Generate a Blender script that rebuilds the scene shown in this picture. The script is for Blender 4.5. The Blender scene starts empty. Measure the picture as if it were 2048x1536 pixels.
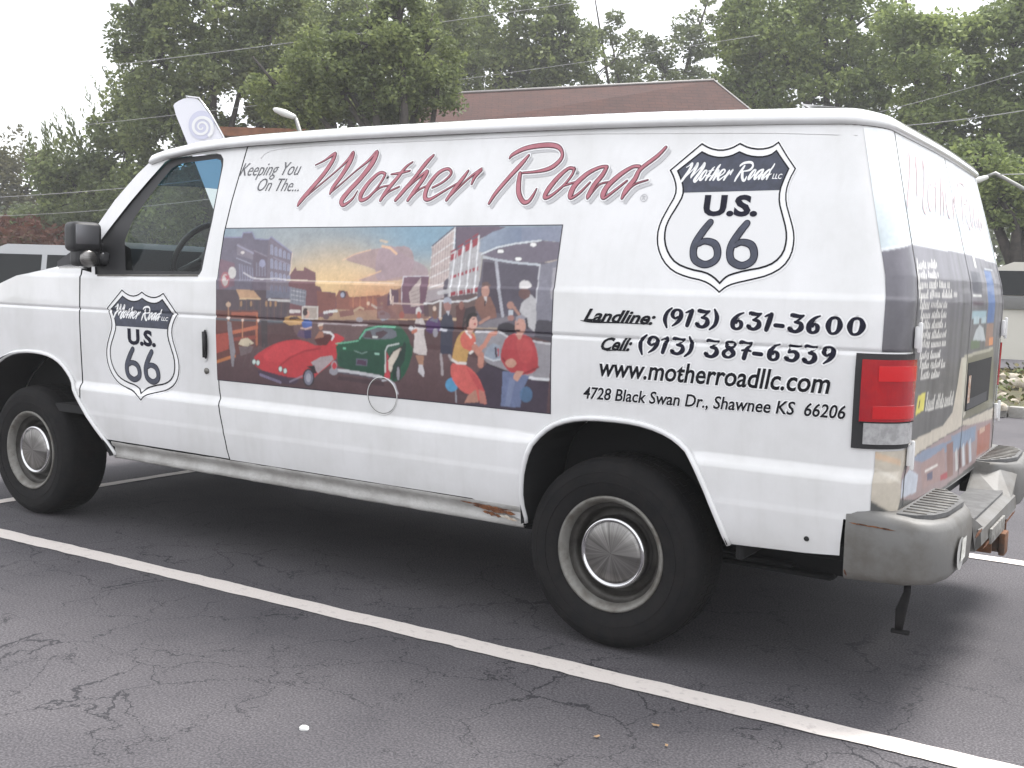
import bpy, bmesh, math, random
import numpy as np
from mathutils import Vector, Matrix
from mathutils.geometry import delaunay_2d_cdt
random.seed(7); RNG = np.random.default_rng(11)
sc = bpy.context.scene
C = sc.collection
PI = math.pi

# ------------------------------------------------------------------ camera, sky, sun, exposure
CAM = Vector((1.7118, -3.2947, 1.2913)); YAW, PITCH, ROLL, F = -0.57232, -0.091096, 0.027456, 2120.08
def axes():
    f = Vector((math.sin(YAW)*math.cos(PITCH), math.cos(YAW)*math.cos(PITCH), math.sin(PITCH)))
    r = f.cross(Vector((0, 0, 1))).normalized(); u = r.cross(f)
    c, s = math.cos(ROLL), math.sin(ROLL)
    return c*r+s*u, -s*r+c*u, f
RR, UU, FF = axes()
cam = bpy.data.cameras.new('camera'); camo = bpy.data.objects.new('camera', cam); C.objects.link(camo)
cam.sensor_width = 36; cam.lens = 36*F/2048; cam.clip_end = 2000; cam.clip_start = 0.05
m = Matrix((RR, UU, -FF)).transposed().to_4x4(); m.translation = CAM; camo.matrix_world = m
sc.camera = camo
sc.render.resolution_x = 1024; sc.render.resolution_y = 768
sc.view_settings.view_transform = 'Standard'; sc.view_settings.look = 'None'
sc.view_settings.gamma = 1; sc.view_settings.exposure = 1.97
try: sc.view_settings.use_curve_mapping = False
except Exception: pass
W = bpy.data.worlds.new('World'); sc.world = W; W.use_nodes = True
nt = W.node_tree; bg = nt.nodes['Background']; sky = nt.nodes.new('ShaderNodeTexSky'); sky.sky_type = 'NISHITA'
sky.sun_disc = False; SEL, SAZ = math.radians(62), math.radians(20)
sky.sun_elevation = SEL; sky.sun_rotation = SAZ
mx = nt.nodes.new('ShaderNodeMix'); mx.data_type = 'RGBA'; mx.inputs[0].default_value = 0.9
nt.links.new(sky.outputs[0], mx.inputs[6]); mx.inputs[7].default_value = (4.8, 4.8, 4.88, 1)   # even white overcast
nt.links.new(mx.outputs[2], bg.inputs[0]); bg.inputs[1].default_value = 0.1
sun = bpy.data.lights.new('sun', 'SUN'); suno = bpy.data.objects.new('sun', sun); C.objects.link(suno)
sun.energy = 1.5; sun.angle = math.radians(20); sun.color = (1, .97, .93)
sd = Vector((math.sin(SAZ)*math.cos(SEL), math.cos(SAZ)*math.cos(SEL), math.sin(SEL)))
suno.rotation_euler = (-sd).to_track_quat('-Z', 'Y').to_euler(); suno.location = (0, 0, 12)

# ------------------------------------------------------------------ helpers
def ray(u, v): return RR*((u-1024)/F) - UU*((v-768)/F) + FF
def at(u, v, d): return CAM + ray(u, v)*d            # photo point at a depth d (metres)
def onY(u, v, y):
    d = ray(u, v); return CAM + d*((y-CAM.y)/d.y)
def onX(u, v, x):
    d = ray(u, v); return CAM + d*((x-CAM.x)/d.x)
def onZ(u, v, z=0):
    d = ray(u, v); return CAM + d*((z-CAM.z)/d.z)

def mat(name, col, rough=.6, metal=0, coat=0, noise=None, bump=0, bscale=60, spec=.5):
    m = bpy.data.materials.new(name); m.use_nodes = True; n = m.node_tree; b = n.nodes['Principled BSDF']
    b.inputs['Base Color'].default_value = (*col, 1); b.inputs['Roughness'].default_value = rough
    b.inputs['Metallic'].default_value = metal; b.inputs['Coat Weight'].default_value = coat
    b.inputs['Specular IOR Level'].default_value = spec
    tc = n.nodes.new('ShaderNodeTexCoord')
    if noise:
        col2, scale, lo, hi = noise
        t = n.nodes.new('ShaderNodeTexNoise'); t.inputs['Scale'].default_value = scale; t.inputs['Detail'].default_value = 8
        t.inputs['Roughness'].default_value = .65
        r = n.nodes.new('ShaderNodeValToRGB'); r.color_ramp.elements[0].position = lo; r.color_ramp.elements[1].position = hi
        r.color_ramp.elements[0].color = (*col2, 1); r.color_ramp.elements[1].color = (*col, 1)
        n.links.new(tc.outputs['Object'], t.inputs[0]); n.links.new(t.outputs[0], r.inputs[0]); n.links.new(r.outputs[0], b.inputs[0])
    if bump:
        t = n.nodes.new('ShaderNodeTexNoise'); t.inputs['Scale'].default_value = bscale; t.inputs['Detail'].default_value = 6
        bb = n.nodes.new('ShaderNodeBump'); bb.inputs['Strength'].default_value = bump; bb.inputs['Distance'].default_value = .01
        n.links.new(tc.outputs['Object'], t.inputs[0]); n.links.new(t.outputs[0], bb.inputs['Height']); n.links.new(bb.outputs[0], b.inputs['Normal'])
    return m
def vmat(name, rough=.5, coat=0):
    m = mat(name, (1, 1, 1), rough, coat=coat); n = m.node_tree
    a = n.nodes.new('ShaderNodeAttribute'); a.attribute_name = 'print'; n.links.new(a.outputs[0], n.nodes['Principled BSDF'].inputs[0])
    return m
def glassmat(name, tint, refl=.10, alpha=.25, rough=.02):
    m = bpy.data.materials.new(name); m.use_nodes = True; n = m.node_tree; n.nodes.clear()
    o = n.nodes.new('ShaderNodeOutputMaterial'); t = n.nodes.new('ShaderNodeBsdfTransparent'); g = n.nodes.new('ShaderNodeBsdfGlossy')
    mixs = n.nodes.new('ShaderNodeMixShader'); fr = n.nodes.new('ShaderNodeFresnel'); fr.inputs[0].default_value = 1.24
    t.inputs[0].default_value = (*tint, 1); g.inputs[0].default_value = (1, 1, 1, 1); g.inputs['Roughness'].default_value = rough
    n.links.new(fr.outputs[0], mixs.inputs[0]); n.links.new(t.outputs[0], mixs.inputs[1]); n.links.new(g.outputs[0], mixs.inputs[2])
    n.links.new(mixs.outputs[0], o.inputs[0]); return m

M = {}
M['paint'] = mat('white_paint', (.75, .75, .755), .25, coat=1, noise=((.64, .64, .63), 2.2, .28, .6))
def streaks(m):
    n = m.node_tree; b = n.nodes['Principled BSDF']; src = b.inputs[0].links[0].from_socket; tc = n.nodes.new('ShaderNodeTexCoord'); mp = n.nodes.new('ShaderNodeMapping'); mp.inputs['Scale'].default_value = (26, 26, 1.6)
    t = n.nodes.new('ShaderNodeTexNoise'); t.inputs['Scale'].default_value = 1; t.inputs['Detail'].default_value = 5; r = n.nodes.new('ShaderNodeValToRGB'); r.color_ramp.elements[0].position = .30; r.color_ramp.elements[0].color = (.86, .855, .84, 1); r.color_ramp.elements[1].position = .5; r.color_ramp.elements[1].color = (1, 1, 1, 1)
    mu_ = n.nodes.new('ShaderNodeMix'); mu_.data_type = 'RGBA'; mu_.blend_type = 'MULTIPLY'; mu_.inputs[0].default_value = .2
    n.links.new(tc.outputs['Object'], mp.inputs[0]); n.links.new(mp.outputs[0], t.inputs[0]); n.links.new(t.outputs[0], r.inputs[0]); n.links.new(src, mu_.inputs[6]); n.links.new(r.outputs[0], mu_.inputs[7]); n.links.new(mu_.outputs[2], b.inputs[0])
    w = n.nodes.new('ShaderNodeTexNoise'); w.inputs['Scale'].default_value = 2.0; w.inputs['Detail'].default_value = 1; bb = n.nodes.new('ShaderNodeBump'); bb.inputs['Strength'].default_value = .22; bb.inputs['Distance'].default_value = .02
    n.links.new(tc.outputs['Object'], w.inputs[0]); n.links.new(w.outputs[0], bb.inputs['Height']); n.links.new(bb.outputs[0], b.inputs['Normal']); n.links.new(bb.outputs[0], b.inputs['Coat Normal'])
streaks(M['paint'])
M['grime'] = mat('grimy_white_paint', (.44, .435, .42), .5, noise=((.30, .29, .275), 7, .38, .62), bump=.3)
M['black'] = mat('black_plastic', (.018, .018, .02), .55, bump=.1, bscale=300)
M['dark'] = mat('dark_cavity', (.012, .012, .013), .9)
M['rubber'] = mat('rubber', (.007, .007, .008), .85, noise=((.012, .011, .011), 14, .4, .65), bump=.2, bscale=120, spec=.25)
M['steel'] = mat('grey_painted_steel', (.20, .195, .18), .5, .3, noise=((.11, .10, .085), 14, .36, .58), bump=.2)
M['chrome'] = mat('chrome', (.62, .62, .63), .12, 1.0)
M['brushed'] = mat('brushed_metal', (.30, .29, .29), .33, .9, noise=((.22, .21, .21), 8, .35, .65))
M['bumper'] = mat('bumper_grey', (.150, .148, .142), .55, .05, noise=((.10, .092, .08), 6, .35, .6), bump=.12, bscale=24)
M['dish'] = mat('dark_wheel_steel', (.060, .056, .050), .55, .25, noise=((.030, .027, .024), 16, .38, .6), bump=.2)
def spun_sheen(m):  # angular tone bands put a radial sheen into the base colour
    n = m.node_tree; b = n.nodes['Principled BSDF']; tc = n.nodes.new('ShaderNodeTexCoord'); g = n.nodes.new('ShaderNodeSeparateXYZ'); a = n.nodes.new('ShaderNodeMath'); a.operation = 'ARCTAN2'
    s_ = n.nodes.new('ShaderNodeMath'); s_.operation = 'MULTIPLY'; s_.inputs[1].default_value = 1.6; t = n.nodes.new('ShaderNodeTexNoise'); t.noise_dimensions = '1D'; t.inputs['Scale'].default_value = 1.3; t.inputs['Detail'].default_value = 8; t.inputs['Roughness'].default_value = .7
    r = n.nodes.new('ShaderNodeValToRGB'); r.color_ramp.elements[0].position = .35; r.color_ramp.elements[1].position = .65; r.color_ramp.elements[0].color = (.12, .115, .11, 1); r.color_ramp.elements[1].color = (.34, .33, .32, 1)
    n.links.new(tc.outputs['Object'], g.inputs[0]); n.links.new(g.outputs['Z'], a.inputs[0]); n.links.new(g.outputs['X'], a.inputs[1]); n.links.new(a.outputs[0], s_.inputs[0]); n.links.new(s_.outputs[0], t.inputs['W']); n.links.new(t.outputs[0], r.inputs[0]); n.links.new(r.outputs[0], b.inputs[0])
spun_sheen(M['brushed'])
M['rust'] = mat('rust', (.20, .075, .028), .9, noise=((.06, .025, .015), 40, .4, .6), bump=.6, bscale=120)
M['pad'] = mat('step_pad_rubber', (.13, .13, .13), .7, noise=((.085, .085, .085), 20, .4, .6))
M['ink'] = mat('vinyl_navy', (.012, .012, .028), .5, noise=((.008, .008, .018), 40, .4, .6), spec=.2)
M['navy'] = mat('vinyl_slate', (.085, .092, .125), .5, noise=((.07, .075, .095), 30, .4, .6), spec=.2)
M['black_ink'] = mat('vinyl_black', (.006, .006, .010), .5, spec=.2)
M['white_ink'] = mat('vinyl_white', (.86, .86, .86), .4)
M['pink'] = mat('vinyl_faded_red', (.46, .165, .20), .4, noise=((.40, .13, .16), 25, .4, .6))
M['maroon'] = mat('vinyl_maroon', (.10, .022, .035), .4)
M['shade'] = mat('vinyl_grey', (.50, .50, .51), .4)
M['red'] = mat('red_lens', (.42, .005, .008), .12, coat=1, noise=((.30, .004, .012), 9, .35, .6))
M['clear'] = mat('clear_lens', (.42, .42, .42), .15, coat=1, noise=((.30, .30, .30), 30, .4, .6))
M['glass'] = glassmat('window_glass', (.90, .96, .93))
M['tint'] = glassmat('tinted_glass', (.16, .33, .48))
M['grey_in'] = mat('grey_interior', (.05, .05, .055), .8)
M['vprint'] = vmat('vinyl_print', .4, .2)

def tag(o, label=None, cat=None, group=None, kind=None):
    if label: o['label'] = label
    if cat: o['category'] = cat
    if group: o['group'] = group
    if kind: o['kind'] = kind
    return o
def empty(name, loc=(0, 0, 0), rz=0):
    o = bpy.data.objects.new(name, None); C.objects.link(o); o.location = loc; o.rotation_euler[2] = rz
    o.empty_display_size = .2; return o
def obj(name, verts, faces, material, parent=None, smooth=False, mats=None):
    me = bpy.data.meshes.new(name); me.from_pydata([tuple(v) for v in verts], [], faces); me.update()
    for mm in ([material] if not isinstance(material, list) else material): me.materials.append(mm)
    if mats is not None: me.polygons.foreach_set('material_index', mats)
    if smooth: me.polygons.foreach_set('use_smooth', [True]*len(me.polygons))
    o = bpy.data.objects.new(name, me); C.objects.link(o)
    if parent: o.parent = parent
    return o
def bmobj(name, bm, material, parent=None, smooth=False, bevel=0, seg=2):
    if bevel:
        bmesh.ops.bevel(bm, geom=[e for e in bm.edges if len(e.link_faces) == 2 and e.calc_face_angle(0) > .5], offset=bevel, segments=seg, affect='EDGES', profile=.6)
    bmesh.ops.recalc_face_normals(bm, faces=bm.faces)
    me = bpy.data.meshes.new(name); bm.to_mesh(me); bm.free(); me.materials.append(material)
    if smooth or bevel: me.polygons.foreach_set('use_smooth', [True]*len(me.polygons)); me.update()
    if bevel or smooth:
        try: me.set_sharp_from_angle(angle=math.radians(40))
        except Exception: pass
    o = bpy.data.objects.new(name, me); C.objects.link(o)
    if parent: o.parent = parent
    return o
def box(bm, c, s, rot=None):
    g = bmesh.ops.create_cube(bm, size=1)['verts']
    mm = Matrix.Translation(c) @ (rot if rot else Matrix()) @ Matrix.Diagonal((*s, 1)); bmesh.ops.transform(bm, matrix=mm, verts=g); return g
def prism(bm, pts, z0, z1):
    a = [bm.verts.new((x, y, z0)) for x, y in pts]; b = [bm.verts.new((x, y, z1)) for x, y in pts]; n = len(pts)
    bm.faces.new(a[::-1]); bm.faces.new(b)
    for i in range(n): bm.faces.new((a[i], a[(i+1) % n], b[(i+1) % n], b[i]))
def yprism(bm, pts, y0, y1):      # outline in x,z, extruded in y
    a = [bm.verts.new((x, y0, z)) for x, z in pts]; b = [bm.verts.new((x, y1, z)) for x, z in pts]; n = len(pts)
    bm.faces.new(a[::-1]); bm.faces.new(b)
    for i in range(n): bm.faces.new((a[i], a[(i+1) % n], b[(i+1) % n], b[i]))
def tube(path, rad, n=8, caps=True):
    V, Fc = [], []; path = [Vector(p) for p in path]; K = len(path)
    rads = rad if isinstance(rad, (list, tuple)) else [rad]*K
    tot = [sum(abs((path[i+1]-path[i])[k]) for i in range(K-1)) for k in range(3)]; ref = Vector([1 if k == tot.index(min(tot)) else 0 for k in range(3)])
    for i, p in enumerate(path):
        d = (path[min(i+1, K-1)]-path[max(i-1, 0)]).normalized()
        a = d.cross(ref).normalized(); b = a.cross(d)
        for j in range(n):
            t = 2*PI*j/n; V.append(p+(a*math.cos(t)+b*math.sin(t))*rads[i])
    for i in range(K-1):
        for j in range(n): Fc.append((i*n+j, i*n+(j+1) % n, (i+1)*n+(j+1) % n, (i+1)*n+j))
    if caps: Fc.append(tuple(range(n))[::-1]); Fc.append(tuple(range((K-1)*n, K*n)))
    return V, Fc
def tubeobj(name, path, rad, material, parent=None, n=8):
    V, Fc = tube(path, rad, n); return obj(name, V, Fc, material, parent, True)
def merge(parts):
    V, Fc = [], []
    for v, f in parts:
        k = len(V); V += list(v); Fc += [tuple(i+k for i in q) for q in f]
    return V, Fc
def lathe_y(prof, n=64):      # prof: (radius, y) about the y axis
    V, Fc = [], []
    for r, y in prof:
        for j in range(n):
            t = 2*PI*j/n; V.append((r*math.cos(t), y, r*math.sin(t)))
    for i in range(len(prof)-1):
        for j in range(n): Fc.append((i*n+j, i*n+(j+1) % n, (i+1)*n+(j+1) % n, (i+1)*n+j))
    return V, Fc
# ------------------------------------------------------------------ ground and markings
def ground_mat(name, base, spots, lo, hi, crack=False, scale=170):
    m = mat(name, base, .86, noise=(spots, 1.1, lo, hi), bump=.14, bscale=scale, spec=.25); n = m.node_tree; b = n.nodes['Principled BSDF']
    src = b.inputs[0].links[0].from_socket; tc = n.nodes.new('ShaderNodeTexCoord')
    g = n.nodes.new('ShaderNodeTexNoise'); g.inputs['Scale'].default_value = 135; g.inputs['Detail'].default_value = 3
    gr = n.nodes.new('ShaderNodeValToRGB'); gr.color_ramp.elements[0].position = .40; gr.color_ramp.elements[1].position = .66
    gr.color_ramp.elements[0].color = (.70, .70, .70, 1); gr.color_ramp.elements[1].color = (1.45, 1.43, 1.42, 1)
    mu = n.nodes.new('ShaderNodeMix'); mu.data_type = 'RGBA'; mu.blend_type = 'MULTIPLY'; mu.inputs[0].default_value = 1
    n.links.new(tc.outputs['Object'], g.inputs[0]); n.links.new(g.outputs[0], gr.inputs[0])
    n.links.new(src, mu.inputs[6]); n.links.new(gr.outputs[0], mu.inputs[7]); out = mu.outputs[2]
    if crack:
        w = n.nodes.new('ShaderNodeTexNoise'); w.inputs['Scale'].default_value = 2.6; w.inputs['Detail'].default_value = 7; w.inputs['Roughness'].default_value = .62
        sub = n.nodes.new('ShaderNodeVectorMath'); sub.operation = 'MULTIPLY_ADD'; sub.inputs[1].default_value = (.55, .55, 0); 
        n.links.new(tc.outputs['Object'], w.inputs[0]); n.links.new(w.outputs['Color'], sub.inputs[0]); n.links.new(tc.outputs['Object'], sub.inputs[2])
        acc = None
        for sca, wid in ((2.4, .0056), (4.6, .0050)):
            v = n.nodes.new('ShaderNodeTexVoronoi'); v.feature = 'DISTANCE_TO_EDGE'; v.inputs['Scale'].default_value = sca
            n.links.new(sub.outputs[0], v.inputs['Vector'])
            # cracks fade in and out along their length
            p = n.nodes.new('ShaderNodeTexNoise'); p.inputs['Scale'].default_value = 1.3 if sca < 4 else 1.9; p.inputs['Detail'].default_value = 4
            n.links.new(tc.outputs['Object'], p.inputs[0])
            pr = n.nodes.new('ShaderNodeMapRange'); pr.inputs[1].default_value = .34 if sca < 4 else .44; pr.inputs[2].default_value = .66; pr.inputs[3].default_value = 0; pr.inputs[4].default_value = wid*2.0
            n.links.new(p.outputs[0], pr.inputs[0])
            dv = n.nodes.new('ShaderNodeMath'); dv.operation = 'LESS_THAN'; n.links.new(v.outputs[0], dv.inputs[0]); n.links.new(pr.outputs[0], dv.inputs[1])
            if acc is None: acc = dv.outputs[0]
            else:
                mxx = n.nodes.new('ShaderNodeMath'); mxx.operation = 'MAXIMUM'; n.links.new(acc, mxx.inputs[0]); n.links.new(dv.outputs[0], mxx.inputs[1]); acc = mxx.outputs[0]
        sx = n.nodes.new('ShaderNodeSeparateXYZ'); n.links.new(tc.outputs['Object'], sx.inputs[0])
        gate = n.nodes.new('ShaderNodeMapRange'); gate.inputs[1].default_value = 1.2; gate.inputs[2].default_value = -.1; gate.inputs[3].default_value = .15; gate.inputs[4].default_value = .78
        n.links.new(sx.outputs['Y'], gate.inputs[0])
        fa = n.nodes.new('ShaderNodeMath'); fa.operation = 'MULTIPLY'; n.links.new(acc, fa.inputs[0]); n.links.new(gate.outputs[0], fa.inputs[1])
        m2 = n.nodes.new('ShaderNodeMix'); m2.data_type = 'RGBA'; n.links.new(fa.outputs[0], m2.inputs[0]); n.links.new(out, m2.inputs[6]); m2.inputs[7].default_value = (.018, .018, .022, 1); out = m2.outputs[2]
    n.links.new(out, b.inputs[0]); return m
M['asphalt'] = ground_mat('asphalt', (.102, .097, .104), (.072, .069, .076), .35, .68, True)
M['dirt'] = ground_mat('soil_and_grass', (.06, .075, .03), (.05, .045, .03), .4, .6, scale=8)
M['mulch'] = ground_mat('mulch', (.11, .085, .06), (.06, .07, .03), .4, .6, scale=30)
M['line'] = mat('road_paint', (.67, .62, .58), .7, noise=((.46, .42, .40), 26, .27, .44), bump=.3, bscale=120)

def sheet(name, pts, z, material, kind='structure', parent=None):
    return tag(obj(name, [(x, y, z) for x, y in pts], [tuple(range(len(pts)))], material, parent), kind=kind)
sheet('ground', [(-150, -100), (150, -100), (150, 150), (-150, 150)], -.02, M['dirt'])
sheet('parking_lot', [(-60, -22), (60, -22), (60, 9.55), (-60, 9.55)], 0, M['asphalt'])
sheet('road', [(-60, 17.2), (60, 17.2), (60, 24), (-60, 24)], -.008, M['asphalt'])

def stripe(name, a, b, w, seed):
    a = Vector(a); b = Vector(b); d = (b-a); L = d.length; d.normalize(); n = Vector((-d.y, d.x)); N = max(2, int(L/.035)); r = random.Random(seed)
    V, Fc = [], []; e1 = e2 = 0; rag = 0
    for i in range(N+1):
        e1 = .82*e1+r.uniform(-.0034, .0034); e2 = .82*e2+r.uniform(-.0034, .0034)
        if r.random() < .01: e2 += .007
        p = a+d*(L*i/N)
        for q in (p+n*(w/2+e1), p-n*(w/2+e2)): V.append((q.x, q.y, .004))
        if i: Fc.append((2*i-2, 2*i-1, 2*i+1, 2*i))
    return tag(obj(name, V, Fc, M['line']), kind='structure')
p0 = (onZ(0, 1055)+onZ(0, 1078))/2; p1 = (onZ(1760, 1458)+onZ(1745, 1510))/2
pa = onZ(1024, 1292); pb = onZ(1024, 1318)
q0 = onZ(0, 1067); q1 = onZ(1740, 1480)
dd = (q1-q0).normalized()
stripe('parking_line', (q0-dd*2.6).xy[:], (q1+dd*4).xy[:], .105, 1)
stripe('parking_line', (-3.6, 2.40), (3.5, 2.40), .10, 2)
stripe('parking_line', (-3.92, -.6), (-3.88, 2.6), .085, 3)
stripe('parking_line', (-7.5, .60), (-4.85, .76), .09, 4)
# kerb and planting bed across the lane
bm = bmesh.new()
for i in range(12): box(bm, (-22+i*4.0, 9.62, .055), (3.985, .14, .13))
tag(bmobj('kerb', bm, mat('kerb_concrete', (.36, .35, .33), .9, noise=((.25, .24, .22), 6, .4, .6), bump=.4), bevel=.012), kind='structure')
def bumpy(name, x0, x1, y0, y1, z, amp, nx, ny, material):
    V, Fc = [], []
    for j in range(ny+1):
        for i in range(nx+1):
            e = 0 if j in (0, ny) or i in (0, nx) else 1
            V.append((x0+(x1-x0)*i/nx, y0+(y1-y0)*j/ny, z+e*amp*(random.random()+math.sin(i*.7)*.4)))
    for j in range(ny):
        for i in range(nx): k = j*(nx+1)+i; Fc.append((k, k+1, k+nx+2, k+nx+1))
    return obj(name, V, Fc, material, None, True)
tag(bumpy('planting_bed', -24, 24, 9.69, 17.2, .05, .07, 120, 30, M['mulch']), kind='structure')
def rock(name, p, s, col, seed, label=None, cat='stone', group=None):
    r = random.Random(seed); bm = bmesh.new(); bmesh.ops.create_icosphere(bm, subdivisions=2, radius=1)
    for v in bm.verts: v.co = Vector((v.co.x*s[0], v.co.y*s[1], max(v.co.z, -.5)*s[2]))*r.uniform(.86, 1.1)
    bmesh.ops.translate(bm, verts=bm.verts, vec=(0, 0, s[2]*.5))
    o = bmobj(name, bm, col, None, True); o.location = p; o.rotation_euler[2] = r.uniform(0, 3)
    tag(o, label, cat, group); return o
stone = mat('pale_stone', (.46, .42, .36), .9, noise=((.30, .26, .20), 9, .4, .6)); leafm = mat('dry_leaf', (.34, .22, .12), .8)
rock('pebble', onZ(608, 1459, 0), (.016, .011, .008), mat('white_pebble', (.8, .8, .78), .6), 1, 'small white pebble on the cracked asphalt in front of the parking line', 'pebble')
for i, (u, v, s, lab) in enumerate([(1312, 1453, .010, 'tiny dry tan leaf scrap just below the parking line, largest of three'), (1195, 1475, .009, 'tiny dry leaf scrap lying in an asphalt crack left of the others'), (1333, 1493, .007, 'tiny pale scrap nearest the bottom edge below the parking line')]):
    bm = bmesh.new(); vs = [bm.verts.new((math.cos(t)*s*(1.6 if k % 2 else 1), math.sin(t)*s*.7, .003+.003*(k % 2))) for k, t in enumerate([0, 1, 2, 3, 4, 5])]; bm.faces.new(vs)
    o = bmobj('leaf_scrap', bm, leafm); o.location = onZ(u, v, .002); o.rotation_euler[2] = i; tag(o, lab, 'leaf', 'litter on the asphalt')
for i, (u, v, s) in enumerate([(2012, 752, .13), (2030, 757, .16), (2043, 770, .2), (1998, 762, .1), (2006, 790, .09), (2000, 812, .10), (2028, 800, .07)]):
    p = onZ(u, v+8, .08)
    rock('bed_stone', p, (s, s*.8, s*.6), stone, 20+i, ['tan stone at the back of the planting bed beside the van', 'larger tan stone just right of the first at the back of the bed', 'big pale stone by the right edge of the photo in the planting bed', 'small stone half hidden by the van at the back of the bed', 'small stone in the middle of the bed beside the van door', 'stone low in the bed, close to the lower door hinge', 'small stone mid bed, right of the van corner'][i], 'stone', 'stones in the planting bed')
# low plants in the bed
V, Fc = [], []
for k in range(5200):
    x = random.uniform(-6, 14) if k % 3 else random.uniform(-2, 4); y = random.uniform(9.9, 17); h = random.uniform(.05, .22); a = random.uniform(0, PI); s = random.uniform(.02, .05)
    c = Vector((x, y, .09+h*random.random())); u = Vector((math.cos(a), math.sin(a), random.uniform(-.5, .5)))*s; w = Vector((-math.sin(a)*.5, math.cos(a)*.5, .8))*s
    n = len(V); V += [c-u, c-w*.6, c+u, c+w]; Fc.append((n, n+1, n+2, n+3))
tag(obj('ground_cover', V, Fc, mat('ground_cover_leaf', (.10, .15, .04), .6, noise=((.16, .12, .05), 3, .4, .6))), 'low green and brown ground cover in the planting bed', 'ground cover', kind='stuff')
# ------------------------------------------------------------------ van body surface
van = tag(empty('cargo_van'), 'white cargo van with red script lettering, a street mural and two highway shields', 'van')
VW = 2.02
ANCH = [(.34, .06), (.41, .050), (.445, .044), (.470, .030), (.52, .0165), (.60, .0055), (.612, .0065), (.68, .001), (.722, .001), (.735, .006), (.752, .018), (.80, .016), (.95, .008), (1.06, .004),
        (1.117, .0045), (1.1215, .0095), (1.1265, .0095), (1.131, .0045), (1.22, .006), (1.284, .0072), (1.294, .0140), (1.40, .034), (1.50, .055), (1.62, .083), (1.74, .113), (1.82, .134), (1.90, .155), (2.0, .185)]
AZ = [a[0] for a in ANCH]; AY = [a[1] for a in ANCH]
KN = sorted(set([a[0] for a in ANCH]+[1.109, 1.139, 1.274, 1.304, .592, .622, .712, .765, .462, .485]))
def P(z): return float(np.interp(z, AZ, AY))
XRZ = [.3, .55, .60, 1.28, 1.36, 1.90, 2.0]; XRX = [.955, .955, .957, .965, .955, .815, .79]
def XR(z): return float(np.interp(z, XRZ, XRX))
RC = .13; S0 = .83; SA = S0+RC*PI/2; SM = SA+.88     # corner start, corner end, rear middle
def taper(x):
    t = -3.02-x
    return 0 if t <= 0 else .045*t*t+.25*max(0, t-.85)**2
def S(s, z, off=0.0, side=0):
    y0 = P(z)
    xs = XR(z)-RC
    if s <= .5: x, y, nx, ny = s, y0+taper(s), 0, -1
    elif s <= S0: x, y, nx, ny = .5+(s-.5)/(S0-.5)*(xs-.5), y0, 0, -1
    elif s <= SA:
        a = (s-S0)/RC; x, y, nx, ny = xs+RC*math.sin(a), y0+RC-RC*math.cos(a), math.sin(a), -math.cos(a)
    else:
        t = (s-SA)/.88; x, y, nx, ny = XR(z), (y0+RC)+t*(VW/2-y0-RC), 1, 0
    if s > S0: x += .022*min(1, (s-S0)/.9)**.7
    # normal tilt from the tumblehome slope
    sl = (P(z+.01)-P(z-.01))/.02 if abs(off) > 0 else 0
    sl = max(-.4, min(.4, sl))
    p = Vector((x+nx*off, y+ny*off, z+sl*off))
    if side: p.y = VW-p.y
    return p
def side_sz(u, v):
    y = .05
    for _ in range(8): q = onY(u, v, y); y = P(q.z)+taper(q.x)
    return (q.x, q.z)
def rear_sz(u, v):
    X = .95
    for _ in range(12):
        q = onX(u, v, X); X2 = XR(q.z)+.02; X = X2
    y0 = P(q.z)
    if q.y < y0+RC:      # on the corner
        best = None
        for k in range(0, 41):
            s = S0+(SA-S0)*k/40
            pr = None
            for z in (q.z-.02, q.z, q.z+.02, q.z+.05):
                p = S(s, z)-CAM; uu = 1024+F*p.dot(RR)/p.dot(FF); vv = 768-F*p.dot(UU)/p.dot(FF); e = (uu-u)**2+(vv-v)**2
                if best is None or e < best[0]: best = (e, s, z)
        return (best[1], best[2])
    return (SA+.88*(q.y-y0-RC)/(VW/2-y0-RC), q.z)
def inside(poly, x, y):
    c = False; n = len(poly); j = n-1
    for i in range(n):
        xi, yi = poly[i]; xj, yj = poly[j]
        if (yi > y) != (yj > y) and x < (xj-xi)*(y-yi)/(yj-yi)+xi: c = not c
        j = i
    return c
def dense(poly, step=.03, closed=True):
    out = []; n = len(poly)
    for i in range(n if closed else n-1):
        a = poly[i]; b = poly[(i+1) % n]; k = max(1, int(math.dist(a, b)/step))
        for j in range(k): out.append((a[0]+(b[0]-a[0])*j/k, a[1]+(b[1]-a[1])*j/k))
    if not closed: out.append(poly[-1])
    return out
def smooth_poly(pts, it=2, closed=True):
    for _ in range(it):
        o = []; n = len(pts)
        rng = range(n) if closed else range(n-1)
        if not closed: o.append(pts[0])
        for i in rng:
            a, b = pts[i], pts[(i+1) % n]
            o.append((a[0]*.75+b[0]*.25, a[1]*.75+b[1]*.25)); o.append((a[0]*.25+b[0]*.75, a[1]*.25+b[1]*.75))
        if not closed: o.append(pts[-1])
        pts = o
    return pts
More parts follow.
